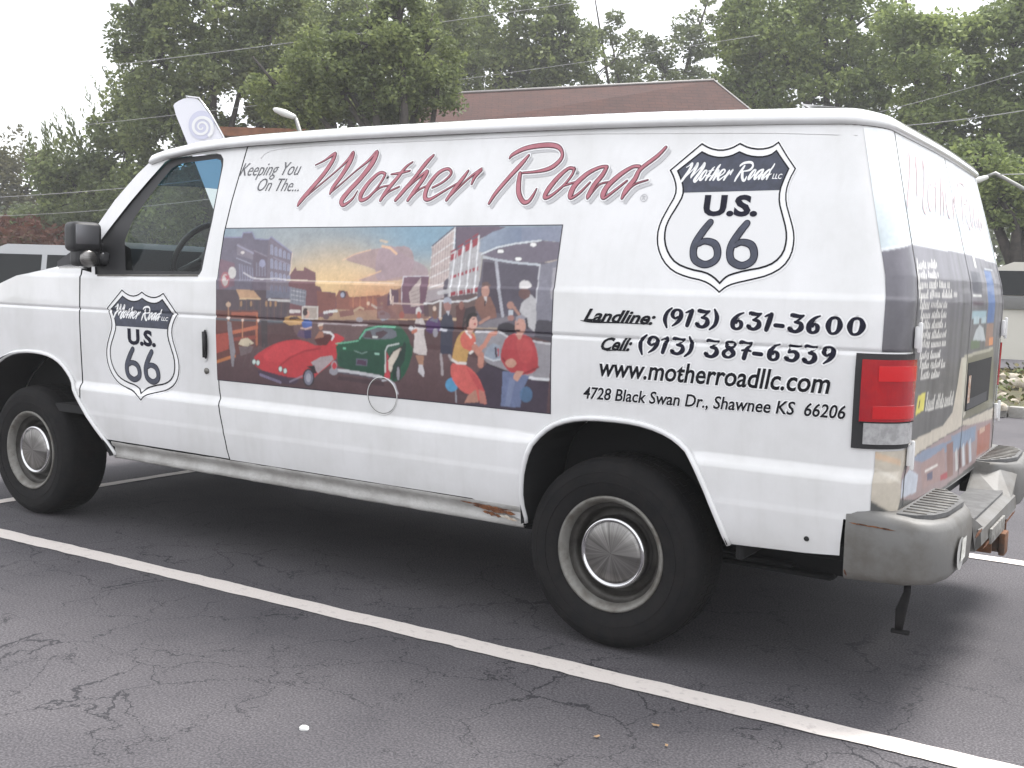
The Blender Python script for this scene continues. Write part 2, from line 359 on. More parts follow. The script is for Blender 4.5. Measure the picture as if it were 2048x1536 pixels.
def cdt(poly, holes, xs, zs):
    V = []; E = []
    for pl in [poly]+holes:
        k = len(V); V += [Vector(p) for p in pl]; E += [(k+i, k+(i+1) % len(pl)) for i in range(len(pl))]
    x0 = min(p[0] for p in poly); x1 = max(p[0] for p in poly); z0 = min(p[1] for p in poly); z1 = max(p[1] for p in poly)
    for z in zs:
        if z0 < z < z1: k = len(V); V += [Vector((x0-.01, z)), Vector((x1+.01, z))]; E.append((k, k+1))
    for x in xs:
        if x0 < x < x1: k = len(V); V += [Vector((x, z0-.01)), Vector((x, z1+.01))]; E.append((k, k+1))
    r = delaunay_2d_cdt(V, E, [], 0, 1e-6)
    vs = [tuple(v) for v in r[0]]; fs = []
    for f in r[2]:
        cx = sum(vs[i][0] for i in f)/len(f); cy = sum(vs[i][1] for i in f)/len(f)
        if inside(poly, cx, cy) and not any(inside(h, cx, cy) for h in holes): fs.append(tuple(f))
    used = sorted({i for f in fs for i in f}); mp = {k: n for n, k in enumerate(used)}
    return [vs[i] for i in used], [tuple(mp[i] for i in f) for f in fs]
def frange(a, b, st): return list(np.arange(a, b, st))
GX = frange(-4.3, .5, .15)+frange(.5, S0, .055)+[S0]+[S0+(SA-S0)*i/10 for i in range(1, 11)]+frange(SA+.08, SM, .11)
def panel(name, poly, material, parent=van, holes=[], off=0.0, side=0, knots=True, smooth=True, xs=None):
    vs, fs = cdt(poly, holes, GX if xs is None else xs, KN if knots else [])
    V = [S(x, z, off, side) for x, z in vs]
    # faces outward
    Fx = []
    for f in fs:
        a, b, c = V[f[0]], V[f[1]], V[f[2]]; n = (b-a).cross(c-a); s = vs[f[0]][0]
        ref = Vector((.3 if s < S0 else 1, (-1 if not side else 1) if s < SA else 0, 0))
        Fx.append(f if n.dot(ref) > 0 else f[::-1])
    return obj(name, V, Fx, material, parent, smooth)
def zt(x):  # silhouette height of the roof edge
    return float(np.interp(x, [-2.66, -2.55, -2.3, -2.03, -1.37, -.6, .03, .57, .73, .85, 1.0], [1.875, 1.905, 1.932, 1.945, 1.944, 1.932, 1.916, 1.893, 1.883, 1.872, 1.865]))
def topz(x): return zt(x)-.035

# outlines in the van's own side coordinates (x forward-back, z up), metres
arch_r = [(-.362, .41), (-.368, .50), (-.362, .58), (-.345, .66), (-.31, .735), (-.25, .79), (-.17, .822), (-.08, .836), (.05, .838), (.14, .83), (.225, .805), (.28, .77), (.325, .72), (.36, .655), (.40, .57), (.447, .456)]
arch_f = [(-4.06, .42), (-4.02, .56), (-3.93, .70), (-3.80, .80), (-3.66, .86), (-3.515, .884), (-3.36, .886), (-3.252, .872), (-3.17, .84), (-3.11, .79), (-3.06, .73), (-3.018, .67), (-2.96, .60), (-2.906, .545), (-2.84, .475), (-2.79, .40)]
seam_r = [(-1.947, .474), (-1.957, .56), (-1.975, .65), (-1.99, .72), (-2.004, .80), (-2.007, 1.0), (-2.012, 1.25), (-2.017, 1.5), (-2.005, 1.65), (-1.985, 1.8), (-1.972, topz(-1.97))]
g = .0035
ar = smooth_poly(arch_r, 1, False)
side_poly = [(x+g, z) for x, z in seam_r]
side_poly += [(x, topz(x)) for x in np.arange(-1.8, .80, .12)]+[(.83, topz(.82)), (.92, topz(.84)), (1.0, topz(.85)), (SA+.02, 1.836)]
side_poly += [(SA+.02, .60), (S0, .60), (.82, .478)]+[(.447+.13*i, .456+.006*i) for i in (2, 1)]+ar[::-1]+[(-.6, .474), (-1.2, .474)]
for sd_ in (0, 1): panel('side_panel', side_poly, M['paint'], side=sd_)
# arch lips
def lip(name, pts, side, r=.011):
    V, Fc = tube([S(x, z, .004, side) for x, z in pts], r, 6); return obj(name, V, Fc, M['paint'], van, True)
for sd_ in (0, 1): lip('wheel_arch_lip', ar, sd_); lip('wheel_arch_lip', smooth_poly(arch_f, 1, False), sd_)
# front door
pil = [side_sz(*q) for q in [(183, 545), (184, 500), (187.5, 461), (230, 400), (275, 348), (322, 303)]]
hoodz = lambda x: float(np.interp(x, [-4.28, -4.15, -3.853, -3.572, -3.277, -3.0, -2.9], [.98, 1.08, 1.205, 1.280, 1.322, 1.325, 1.325]))
door_poly = [(-1.951, .478)]+[(x-g, z) for x, z in seam_r[1:-1]]+[(-1.977, topz(-1.97)-.006), (-2.3, topz(-2.3)-.006), (-2.52, topz(-2.52)-.006)]
door_poly += [pil[5], pil[4], pil[3], pil[2], pil[1], pil[0], (-3.0, 1.318), (-3.003, 1.1), (-3.003, .66)]
af2 = [(x+.008, z+.004) for x, z in arch_f[12:15]]
door_poly += [(-2.955, .608), (-2.90, .548), (-2.828, .478)]
def clean(pts):
    o = []
    for p in pts:
        if not o or math.dist(p, o[-1]) > .002: o.append(p)
    return o
door_poly = clean(door_poly)
win = [side_sz(*q) for q in [(190, 549), (190, 496), (225, 449), (262, 402), (298, 360), (330, 324), (342, 317), (360, 314), (432, 306), (442, 309), (447, 318), (446, 332), (425, 440), (404, 540), (399, 549), (388, 552), (300, 552)]]
win_in = [side_sz(*q) for q in [(248, 540), (246, 480), (262, 440), (290, 399), (318, 362), (340, 336), (352, 328), (370, 324), (430, 316), (438, 319), (440, 328), (437, 350), (419, 440), (397, 537), (392, 542)]]
for sd_ in (0, 1):
    dr = panel('front_door', door_poly, M['paint'], holes=[win], side=sd_)
    panel('window_frame', win, M['black'], dr, holes=[win_in], off=-.010, side=sd_)
    panel('window_glass', win_in, M['glass'], dr, off=-.016, side=sd_)
# belt weatherstrip shine
pts = [S(*side_sz(u, 551), .002) for u in (196, 260, 330, 396)]
V, Fc = tube(pts, .0045, 6); obj('weatherstrip', V, Fc, M['steel'], van, True)
fend_poly = [(-3.012, .682), (-3.012, 1.325)]+[(x, hoodz(x)) for x in (-3.1, -3.277, -3.4, -3.572, -3.7, -3.853, -4.0, -4.15)]+[(-4.2, 1.0), (-4.22, .42)]+[p for p in smooth_poly(arch_f, 1, False) if p[0] < -3.025]
for sd_ in (0, 1): panel('front_fender', clean(fend_poly), M['paint'], side=sd_)
# dark backing behind every open joint
def seamstrip(pts, wd=.02):
    L = [(x-wd, z) for x, z in pts]; R_ = [(x+wd, z) for x, z in pts]; panel('door_seam', L+R_[::-1], M['dark'], off=-.012, xs=[])
seamstrip(dense(seam_r, .2, False)); seamstrip([(-3.008, .66), (-3.008, 1.0), (-3.006, 1.33)])
panel('door_seam', [(-2.85, .462), (-1.93, .462), (-1.93, .49), (-2.86, .49)], M['dark'], off=-.012, xs=[])
# rocker with pinch weld
def rocker(side):
    V, Fc = [], []; prof = [(.030, .471), (.030, .466), (.036, .452), (.052, .440), (.054, .418), (.046, .410), (.047, .392), (.052, .386), (.066, .392)]
    xs = list(np.linspace(-2.80, -.372, 40)); r = random.Random(3)
    for x in xs:
        for y, z in prof:
            yy = y+r.uniform(-.0008, .0008); V.append((x, VW-yy if side else yy, z+(r.uniform(-.0015, .0015))))
    n = len(prof)
    for i in range(len(xs)-1):
        for j in range(n-1): Fc.append((i*n+j, i*n+j+1, (i+1)*n+j+1, (i+1)*n+j))
    obj('rocker_panel', V, Fc, M['grime'], van, True)
rocker(0); rocker(1)
def rustpatch(pts, off, name='rust_patch'): 
    V = [S(x, z, off) for x, z in pts]; obj(name, V, [tuple(range(len(V)))], M['rust'], van)
def jag(a, b, w, n, seed):
    r = random.Random(seed); top = []; bot = []
    for i in range(n+1):
        t = i/n; x = a[0]+(b[0]-a[0])*t; z = a[1]+(b[1]-a[1])*t; k = math.sin(PI*t)**.4 if 0 < t < 1 else 0
        top.append((x, z+w*k*r.uniform(.3, 1))); bot.append((x, z-w*k*r.uniform(.3, 1)))
    return top+bot[1:-1][::-1]
for k, (a, b, w) in enumerate([((-.60, .447), (-.40, .437), .011), ((-.66, .456), (-.41, .449), .005), ((-.55, .431), (-.45, .420), .009)]):
    pts = jag(a, b, w, 16, k); V = [Vector((x, .034-.003*k, z)) for x, z in pts]; obj('rust_patch', V, [tuple(range(len(V)))][:1], M['rust'], van)
V = [(x, .026, z) for x, z in jag((-.47, .428), (-.385, .414), .010, 8, 9)]; obj('bent_sill_flap', V, [tuple(range(len(V)))], mat('bare_primer', (.45, .42, .36), .7, noise=((.25, .12, .06), 30, .4, .6)), van)
# inner wheel housings, floor and drive line
def housing(pts, name, side):
    V, Fc = [], []
    for x, z in pts:
        for y in (.012, .32): V.append((x, VW-y if side else y, z))
    for i in range(len(pts)-1): Fc.append((2*i, 2*i+1, 2*i+3, 2*i+2))
    k = len(V); y = .33; V += [(x, VW-y if side else y, z) for x, z in pts]; Fc.append(tuple(range(k, len(V))))
    obj(name, V, Fc, M['dark'], van)
for sd_ in (0, 1): housing(ar, 'wheel_housing', sd_); housing(smooth_poly(arch_f, 1, False), 'wheel_housing', sd_)
bm = bmesh.new(); box(bm, (-1.2, VW/2, .50), (1.66, 1.86, .08)); box(bm, (.68, VW/2, .53), (.4, 1.8, .08)); box(bm, (-1.6, .55, .40), (4.9, .09, .12)); box(bm, (-1.6, VW-.55, .40), (4.9, .09, .12)); box(bm, (-.9, .72, .36), (.9, .34, .20)); box(bm, (-3.3, VW/2, .42), (.8, .9, .3))
box(bm, (0, VW/2, .34), (.12, 1.5, .12)); box(bm, (0, VW/2, .34), (.34, .3, .26))
for y in (.42, 1.6):
    for q in range(4): box(bm, (-.05, y, .30+.02*q), (1.5-.3*q, .07, .015))
box(bm, (.55, .62, .36), (.5, .2, .16)); box(bm, (.2, .28, .31), (.12, .05, .07)); box(bm, (.47, .17, .43), (.03, .2, .07))
bmobj('underbody', bm, M['dark'], van, bevel=.01, seg=1)
# roof: rings around the plan outline
path = []
for s in [-2.62, -2.6, -2.52, -2.44, -2.3, -2.1]+list(np.arange(-1.9, .5, .2))+[.5, .6, .7, .78, S0]+[S0+(SA-S0)*i/8 for i in range(1, 9)]+[SA+.15, SA+.35, SA+.6, SM]:
    path.append(s)
rings = [(-.004, -.050), (-.020, -.046), (-.026, -.036), (-.020, -.024), (-.006, -.006), (.012, 0), (.05, .010), (.12, .020), (.30, .038)]
V = []; n1 = len(path)
def roofpt(s, ins, dz, side):
    p = S(s, 1.86, -ins); x = p.x if s < S0 else .82
    return Vector((p.x, VW-p.y if side else p.y, zt(min(p.x, .86))+dz))
full = [(s, 0) for s in path]+[(s, 1) for s in path[:-1]][::-1]
for ins, dz in rings:
    for s, sd_ in full: V.append(roofpt(s, ins, dz, sd_))
N = len(full); Fc = []
for i in range(len(rings)-1):
    for j in range(N-1): Fc.append((i*N+j, i*N+j+1, (i+1)*N+j+1, (i+1)*N+j))
k = (len(rings)-1)*N
# crown strip joining left and right
half = n1-1
for j in range(half-1): Fc.append((k+j, k+j+1, k+N-2-j, k+N-1-j))
roof = obj('roof', V, Fc, M['paint'], van, True)
# front edge of the roof to the windshield header
V = []
for i in range(13):
    t = i/12; y = .15+(VW-.30)*t; V += [(-2.62-.10*math.sin(PI*t), y, 1.885+.075*math.sin(PI*t)**.6), (-2.56, y, 1.905+.065*math.sin(PI*t)**.6), (-2.2, y, 1.93+.055*math.sin(PI*t)**.6)]
Fc = [(3*i+a, 3*i+3+a, 3*i+4+a, 3*i+1+a) for i in range(12) for a in (0, 1)]
obj('windshield_header', V, Fc, M['paint'], van, True)
# shadow line under the roof lip, put in as a grey tube
V, Fc = tube([S(s, zt(min(S(s, 1.86).x, .86))-.047, -.003) for s in path], .006, 6); obj('roof_lip_shade', V, Fc, M['steel'], van, True)
# pressed line along the upper side and round the back
def bead(pts, r, material=M['paint'], name='pressed_bead', off=.000):
    V, Fc = tube([S(x, z, off) for x, z in pts], r, 6); obj(name, V, Fc, material, van, True)
bl = [(-1.872, 1.835), (-1.85, 1.858), (-1.80, 1.872), (-1.6, 1.878)]+[(x, 1.878-.0165*(x+1.6)-.036*max(0, x+.2)) for x in np.arange(-1.4, .85, .2)]+[(S0, 1.80), (SA, 1.79), (SA+.4, 1.787), (SM, 1.787)]
bead(smooth_poly(bl, 1, False), .0022)
# A pillar returns, windshield
wt = [(-2.60, .19, 1.885), (-2.68, .6, 1.93), (-2.71, 1.01, 1.945)]; wb = [(-3.02, .07, 1.33), (-3.26, .5, 1.34), (-3.36, 1.01, 1.345)]
def wpt(t, h):
    tt = t if t <= .5 else 1-t; tt *= 2
    a = np.array(wt); b = np.array(wb); A = [np.interp(tt, [0, .5, 1], a[:, i]) for i in range(3)]; B = [np.interp(tt, [0, .5, 1], b[:, i]) for i in range(3)]
    p = [B[i]+(A[i]-B[i])*h for i in range(3)]
    if t > .5: p[1] = VW-p[1]
    return p
def wgrid(name, h0, h1, material):
    V = [wpt(i/16, h0+(h1-h0)*j/4) for j in range(5) for i in range(17)]
    Fc = [(j*17+i, j*17+i+1, (j+1)*17+i+1, (j+1)*17+i) for j in range(4) for i in range(16)]
    return obj(name, V, Fc, material, van, True)
wgrid('windshield', .0, .74, M['glass']); wgrid('tint_band', .74, 1, M['tint'])
for y in (0, 1):
    V, Fc = tube([(x, VW-yy if y else yy, z) for x, yy, z in [(-3.02, .06, 1.32), (-2.98, .07, 1.40), (-2.80, .13, 1.63), (-2.60, .18, 1.885)]], .026, 8); obj('pillar', V, Fc, M['black'], van, True)
# hood
V = []; xs = [-3.0, -3.1, -3.277, -3.4, -3.572, -3.7, -3.853, -4.0, -4.12, -4.2, -4.24, -4.25]
for x in xs:
    for j in range(17):
        t = j/16; y0 = P(hoodz(x))+taper(x); y = y0+(VW-2*y0)*t; e = min(t, 1-t)
        V.append((x-.06*math.sin(PI*t) if x < -4.1 else x, y, hoodz(max(x, -4.15))-(0 if x > -4.16 else (-4.15-x)*2.2)+.055*(1-(1-min(1, e*5))**2)*1.0))
Fc = [(i*17+j, i*17+j+1, (i+1)*17+j+1, (i+1)*17+j) for i in range(len(xs)-1) for j in range(16)]
obj('hood', V, Fc, M['paint'], van, True)
bm = bmesh.new(); box(bm, (-3.12, VW/2, 1.335), (.34, 1.78, .03)); bmobj('cowl', bm, M['black'], van, bevel=.008)
# nose: grille, headlamps, front bumper (outside the frame but part of the van)
bm = bmesh.new(); box(bm, (-4.255, VW/2, .80), (.06, 1.0, .34))
gr = bmobj('grille', bm, M['chrome'], van, bevel=.01)
for k in range(5):
    bm = bmesh.new(); box(bm, (-4.29, VW/2, .68+.06*k), (.02, .94, .03)); bmobj('slat', bm, M['black'], gr)
for y in (.26, VW-.26):
    bm = bmesh.new(); box(bm, (-4.245, y, .80), (.07, .26, .26)); bmobj('headlight', bm, M['clear'], van, bevel=.02)
bm = bmesh.new(); box(bm, (-4.32, VW/2, .50), (.16, 1.86, .2)); bmobj('front_bumper', bm, M['chrome'], van, bevel=.04, seg=3)
bm = bmesh.new(); box(bm, (-4.20, VW/2, .8), (.05, 1.72, .6)); bmobj('front_panel', bm, M['paint'], van, bevel=.02)
# interior
bm = bmesh.new(); yprism(bm, [(-3.36, 1.36), (-3.2, 1.43), (-3.02, 1.462), (-2.84, 1.462), (-2.76, 1.43), (-2.74, 1.30), (-2.8, 1.0), (-3.05, .8), (-3.3, .9)], .12, VW-.12)
dash = bmobj('dashboard', bm, M['grey_in'], van, bevel=.012)
sw = empty('steering_wheel'); sw.parent = van; sw.location = (-2.66, .50, 1.405); sw.rotation_euler = (0, math.radians(-62), 0)
ring = [(.185*math.cos(2*PI*i/40), .185*math.sin(2*PI*i/40), 0) for i in range(41)]
V, Fc = tube(ring, .015, 8, False); obj('wheel_rim', V, Fc, M['black'], sw, True)
V, Fc = merge([tube([(0, 0, -.03), (.1, 0, -.02), (.18, 0, 0)], [.03, .02, .012], 6), tube([(0, 0, -.03), (-.08, .12, -.01), (-.1, .155, 0)], [.03, .02, .012], 6), tube([(0, 0, -.03), (-.08, -.12, -.01), (-.1, -.155, 0)], [.03, .02, .012], 6), tube([(0, 0, -.2), (0, 0, -.01)], .045, 8)])
obj('spoke', V, Fc, M['black'], sw, True)
for y in (.50, 1.52):
    bm = bmesh.new(); box(bm, (-2.12, y, .82), (.5, .5, .16)); box(bm, (-1.88, y, 1.18), (.14, .48, .66), Matrix.Rotation(.18, 4, 'Y')); box(bm, (-1.80, y, 1.55), (.1, .26, .16)); bmobj('seat', bm, M['grey_in'], van, bevel=.03)
bm = bmesh.new(); box(bm, (-1.66, VW/2, 1.2), (.03, 1.70, 1.25)); bmobj('bulkhead', bm, M['dark'], van)
bm = bmesh.new(); box(bm, (-2.5, VW/2, .60), (1.6, 1.9, .04)); bmobj('floor', bm, M['dark'], van)
# fuel door, handle, lock
fx, fz, fr = -1.043, .838, .077
pts = [(fx+fr*math.cos(2*PI*i/48), fz+fr*math.sin(2*PI*i/48)) for i in range(49)]
V, Fc = tube([S(x, z, .0016) for x, z in pts], .0018, 6, False); fd = obj('fuel_door', V, Fc, M['paint'], van, True)
V, Fc = tube([S(x, z, .0016) for x, z in [(fx+(fr-.0025)*math.cos(2*PI*i/48), fz+(fr-.006)*math.sin(2*PI*i/48)) for i in range(49)]], .0011, 6, False); obj('fuel_door_gap', V, Fc, M['steel'], fd, True)
hp = lambda a, b, c, d: [(a, c), (b, c), (b, d), (a, d)]
for sd_ in (0, 1):
    h = panel('door_handle', smooth_poly(hp(-2.118, -2.062, .915, 1.072), 2), M['paint'], off=.004, side=sd_, xs=[])
    panel('handle_recess', smooth_poly(hp(-2.094, -2.064, .928, 1.060), 2), M['black'], h, off=.006, side=sd_, xs=[])
    V, Fc = tube([S(x, z, .013, sd_) for x, z in [(-2.079, .935), (-2.079, .99), (-2.079, 1.052)]], .009, 8); obj('handle_pull', V, Fc, M['black'], h, True)
    V, Fc = tube([S(-2.08, .872, -.002, sd_), S(-2.08, .872, .006, sd_)], .014, 16); obj('door_lock', V, Fc, M['steel'], van, True)
# black mirror on the driver door and its twin
def mirror(side):
    f = (lambda p: (p[0], VW-p[1], p[2])) if side else (lambda p: p)
    bm = bmesh.new(); vs = box(bm, (0, 0, 0), (.115, .15, .145))
    mo = bmobj('side_mirror', bm, M['black'], van, bevel=.035, seg=3); mo.location = f((-2.89, -.055, 1.478)); mo.rotation_euler[2] = math.radians(10 if side else -10)
    bm = bmesh.new(); box(bm, (.057, -.005, .010), (.012, .115, .095)); bmobj('mirror_glass', bm, mat('dark_mirror', (.16, .16, .17), .25, .6), mo, bevel=.004)
    bm = bmesh.new(); box(bm, (.0, .01, -.10), (.09, .125, .085)); bmobj('lower_housing', bm, M['black'], mo, bevel=.025, seg=3)
    V, Fc = lathe_y([(.001, -.02), (.03, -.019), (.04, -.012), (.042, 0)], 20); V = [(-v[1]*1+.052, v[0], v[2]-.105) for v in V]; obj('round_mirror', V, Fc, M['brushed'], mo, True)
    P1 = f((-2.93, .0, 1.38)); P2 = f((-2.88, .05, 1.375))
    V, Fc = merge([tube([f((-2.90, -.05, 1.385)), f((-2.88, .02, 1.372)), f((-2.84, .06, 1.372))], [.03, .035, .04], 8), tube([f((-2.91, -.03, 1.44)), f((-2.87, .04, 1.43))], .022, 8)])
    obj('mirror_arm', V, Fc, M['black'], van, True)
mirror(0); mirror(1)
V, Fc = tube([S(*side_sz(u, 508), .004) for u in (192, 197, 203, 209)], [.004, .0085, .0085, .004], 8); obj('door_emblem', V, Fc, M['chrome'], van, True)
# ------------------------------------------------------------------ wheels
R_T = .348
def make_wheel(loc, side):
    w = empty('wheel', loc); w.parent = van
    prof = [(.205, .004), (.222, -.006), (.25, -.012), (.285, -.016), (.310, -.012), (.326, .000), (.336, .010), (.343, .022), (.347, .05), (.348, .12), (.347, .19), (.343, .218), (.33, .232), (.30, .245), (.25, .24), (.20, .225)]
    V, Fc = lathe_y(prof, 96); t = obj('tyre', V, Fc, M['rubber'], w, True)
    V, Fc = [], []; n = 60                       # tread blocks
    for k in range(n):
        for (ya, yb, sh, r0) in ((.006, .040, 0, .343), (.052, .088, .5, .349), (.100, .14, .1, .350), (.152, .188, .6, .349), (.200, .230, .1, .344)):
            a0 = 2*PI*(k+sh)/n; a1 = a0+2*PI/n*.70; h = .006; k0 = len(V)
            for a, y, rr in ((a0, ya, 0), (a1, ya, 0), (a1, yb, 0), (a0, yb, 0), (a0, ya, h), (a1, ya, h), (a1, yb, h), (a0, yb, h)):
                edge = -.010 if (ya < .01 and y == ya) or (yb > .22 and y == yb) else 0
                r = r0-.006+rr+edge; V.append((r*math.cos(a), y, r*math.sin(a)))
            Fc += [tuple(k0+i for i in q) for q in ((4, 5, 6, 7), (0, 1, 5, 4), (1, 2, 6, 5), (2, 3, 7, 6), (3, 0, 4, 7))]
    tag(obj('tread', V, Fc, M['rubber'], w), kind='stuff')
    ring = []
    for rr in (.262, .298): ring.append(tube([(rr*math.cos(2*PI*i/64), -.0135, rr*math.sin(2*PI*i/64)) for i in range(65)], .0022, 5, False))
    V, Fc = merge(ring); obj('sidewall_rib', V, Fc, M['rubber'], t, True)
    prof = [(.200, .012), (.2105, .004), (.2115, -.002), (.207, -.007), (.199, -.004), (.192, .006), (.186, .016), (.183, .03), (.180, .045), (.172, .050), (.166, .053), (.162, .064), (.155, .085), (.150, .092), (.136, .090), (.118, .085), (.10, .083), (.02, .083), (.001, .083)]
    V, Fc = lathe_y(prof, 80); obj('rim', V, Fc, [M['steel'], M['dish']], w, True, [1 if 7 <= i//80 else 0 for i in range(len(Fc))])
    prof = [(.132, .086), (.134, .060), (.132, .034), (.129, .024), (.123, .018), (.118, .018), (.1145, .023), (.112, .025), (.108, .020), (.100, .017), (.06, .013), (.02, .011), (.001, .011)]
    V, Fc = lathe_y(prof, 80); mid = len(Fc); o = obj('hubcap', V, Fc, [M['chrome'], M['brushed']], w, True, [1 if (i//80) >= 7 else 0 for i in range(len(Fc))])
    if side: w.rotation_euler[2] = PI
    return w
make_wheel((0, .036, R_T), 0); make_wheel((-3.511, .05, R_T), 0); make_wheel((0, VW-.036, R_T), 1); make_wheel((-3.511, VW-.05, R_T), 1)
# ------------------------------------------------------------------ rear doors and lamps
DS = 1.062     # outer seam of the rear door
def xz(s0, s1, z0, z1): return [(s0, z0), (s1, z0), (s1, z1), (s0, z1)]
ztr = 1.826
vans = van
def panel2(name, s0, s1, z0, z1, material, parent, off, side, xs=None): return panel(name, xz(s0, s1, z0, z1), material, parent, off=off, side=side, xs=xs)
for sd_ in (0, 1):
    rd = panel2('rear_door', DS, SM-.003, .60, ztr, M['paint'], van, 0, sd_)
    panel2('rear_header', SA+.02, SM, ztr+.004, 1.86, M['paint'], van, 0, sd_)
    panel2('door_seam', SA-.01, DS+.02, .60, 1.83, M['dark'], van, -.010, sd_, [])
    for z in (1.17, .80):        # outer hinges
        p = S(DS-.005, z, .012, sd_); sg = 1 if not sd_ else -1
        bm = bmesh.new(); box(bm, (0, 0, 0), (.016, .04, .070)); box(bm, (.008, -.010*sg, 0), (.014, .016, .095))
        h = bmobj('hinge', bm, M['paint'], rd, bevel=.006); h.location = p; h.rotation_euler[2] = 0
panel2('door_seam', SM-.02, SM, .6, 1.83, M['dark'], van, -.008, 0, [])
bm = bmesh.new(); box(bm, (.90, VW/2, .58), (.06, 1.8, .10)); bmobj('door_sill', bm, M['black'], van)
# plate recess on the right hand door
rec = [rear_sz(*q) for q in [(1932, 722), (1986, 706), (1984, 803), (1926, 828)]]
ms = lambda s: min(s, 2*SM-s)
def RS(s, z, off): return S(ms(s), z, off, 1 if s > SM else 0)
def rquad(name, pts, material, off, parent=van):
    V = [RS(s, z, off) for s, z in pts]; return obj(name, V, [tuple(range(len(V)))], material, parent)
def sgrid(name, s0, s1, z0, z1, off, material, parent=van):
    V = [RS(s0+(s1-s0)*i/6, z0+(z1-z0)*j/4, off) for j in range(5) for i in range(7)]
    return obj(name, V, [(j*7+i, j*7+i+1, (j+1)*7+i+1, (j+1)*7+i) for j in range(4) for i in range(6)], material, parent)
rs0, rs1, rz0, rz1 = SM+.05, SM+.52, .80, 1.06

# ---- tail lamps
def lamp(side):
    s0, s1, z0, z1 = .836, (.98 if side else 1.050), .826, 1.119
    L = tag(empty('tail_lamp'), None); L.parent = van
    def shell(name, a, b, c, d, off, material, n=14, rnd=.0):
        V, Fc = [], []; ss = [a+(b-a)*i/n for i in range(n+1)]; zs = [c+(d-c)*i/6 for i in range(7)]
        for z in zs:
            for s in ss: V.append(S(s, z, off, side))
        for j in range(6):
            for i in range(n): k = j*(n+1)+i; Fc.append((k, k+1, k+n+2, k+n+1))
        per = [j for j in range(n+1)]+[(j+1)*(n+1)+n for j in range(6)]+[6*(n+1)+i for i in range(n-1, -1, -1)]+[j*(n+1) for j in range(5, 0, -1)]
        k0 = len(V)
        for q in per: i, j = q % (n+1), q//(n+1); V.append(S(ss[i], zs[j], -.002, side))
        for t in range(len(per)): t2 = (t+1) % len(per); Fc.append((per[t], k0+t, k0+t2, per[t2]))
        return obj(name, V, Fc, material, L, False)
    shell('lamp_housing', s0, s1, z0, z1, .008, M['black'])
    shell('red_lens', s0+.018, s1-.008, z0+.085, z1-.017, .018, M['red'])
    shell('red_lens', s0+.060, s1-.016, z1-.082, z1-.036, .0215, mat('bright_red_lens', (.58, .008, .012), .12, coat=1))
    shell('red_lens', s0+.050, s1-.016, z0+.096, z0+.135, .0215, mat('bright_red_lens', (.52, .006, .010), .12, coat=1))
    shell('clear_lens', s0+.030, s1-.012, z0+.016, z0+.082, .017, M['clear'])
    shell('lens_divider', s0+.0195, s1-.010, z0+.083, z0+.0865, .019, M['dark'])
lamp(0); lamp(1)

# ---- rear bumper
bmp = empty('rear_bumper'); bmp.parent = van
def wing(side):
    f = (lambda y: VW-y) if side else (lambda y: y)
    pl = [(.835, .004), (1.015, -.002), (1.055, .006), (1.085, .028), (1.105, .06), (1.125, .13), (1.135, .40), (1.10, .50), (1.03, .60), (.96, .62), (.96, .15), (.835, .10)]
    # loft of the plan with a rounded top and bottom
    zs = [(.408, -.020), (.418, -.006), (.436, 0), (.56, .004), (.612, .0), (.632, -.008), (.641, -.026)]
    V, Fc = [], []; n = len(pl); cx = .98; cy = .3
    for z, o in zs:
        for x, y in pl:
            dx = 1 if x > 1.03 else 0; dy = -1 if y < .03 else 0
            V.append((x+o*dx, f(y+o*dy), z+(.012*(x-.835)/.2 if z < .5 else -.018*(x-.835)/.2)))
    for j in range(len(zs)-1):
        for i in range(n): Fc.append((j*n+i, j*n+(i+1) % n, (j+1)*n+(i+1) % n, (j+1)*n+i))
    Fc.append(tuple(range(n))); Fc.append(tuple(range((len(zs)-1)*n, len(zs)*n)))
    o = obj('end_cap', V, Fc, M['bumper'], bmp, True)
    try: o.data.set_sharp_from_angle(angle=math.radians(50))
    except Exception: pass
    # ribbed pad
    pp = [(.975, .05), (1.03, .055), (1.075, .10), (1.10, .18), (1.108, .40), (1.08, .49), (1.02, .585), (.975, .60)]
    bm = bmesh.new(); prism(bm, [(x, f(y)) for x, y in pp], .618, .632); pd = bmobj('step_pad', bm, M['pad'], bmp, bevel=.004)
    for k in range(11):
        y = .09+.047*k; x1 = float(np.interp(y, [.05, .10, .18, .40, .49, .585], [1.03, 1.07, 1.095, 1.10, 1.075, 1.02]))-.006
        bm = bmesh.new(); box(bm, ((.985+x1)/2, f(y), .6335), (x1-.985, .006, .006)); bmobj('rib', bm, M['steel'], pd, bevel=.002, seg=1)
    return o
wing(0); wing(1)
bm = bmesh.new()
yz = [(.965, .515), (1.10, .515), (1.135, .50), (1.14, .45), (1.12, .425), (.965, .42)]
yprism(bm, yz, .60, VW-.60); bmobj('center_step', bm, M['bumper'], bmp, bevel=.010)
bm = bmesh.new(); prism(bm, [(.975, .64), (1.09, .64), (1.10, .70), (1.10, VW-.70), (1.09, VW-.64), (.975, VW-.64)], .516, .526); bmobj('step_pad', bm, M['pad'], bmp, bevel=.003)
for s_ in (0, 1):     # sloping shoulders between wings and centre step
    f = (lambda y: VW-y) if s_ else (lambda y: y)
    bm = bmesh.new(); a = [(.965, .61), (1.09, .50), (1.135, .47)]
    V = [(.965, f(.60), .60), (1.06, f(.54), .60), (1.12, f(.48), .57), (.965, f(.72), .516), (1.08, f(.70), .516), (1.13, f(.68), .50), (.965, f(.60), .43), (1.12, f(.60), .43)]
    obj('shoulder', V, [(0, 1, 4, 3), (1, 2, 5, 4), (2, 7, 5), (0, 3, 6)], M['bumper'], bmp)
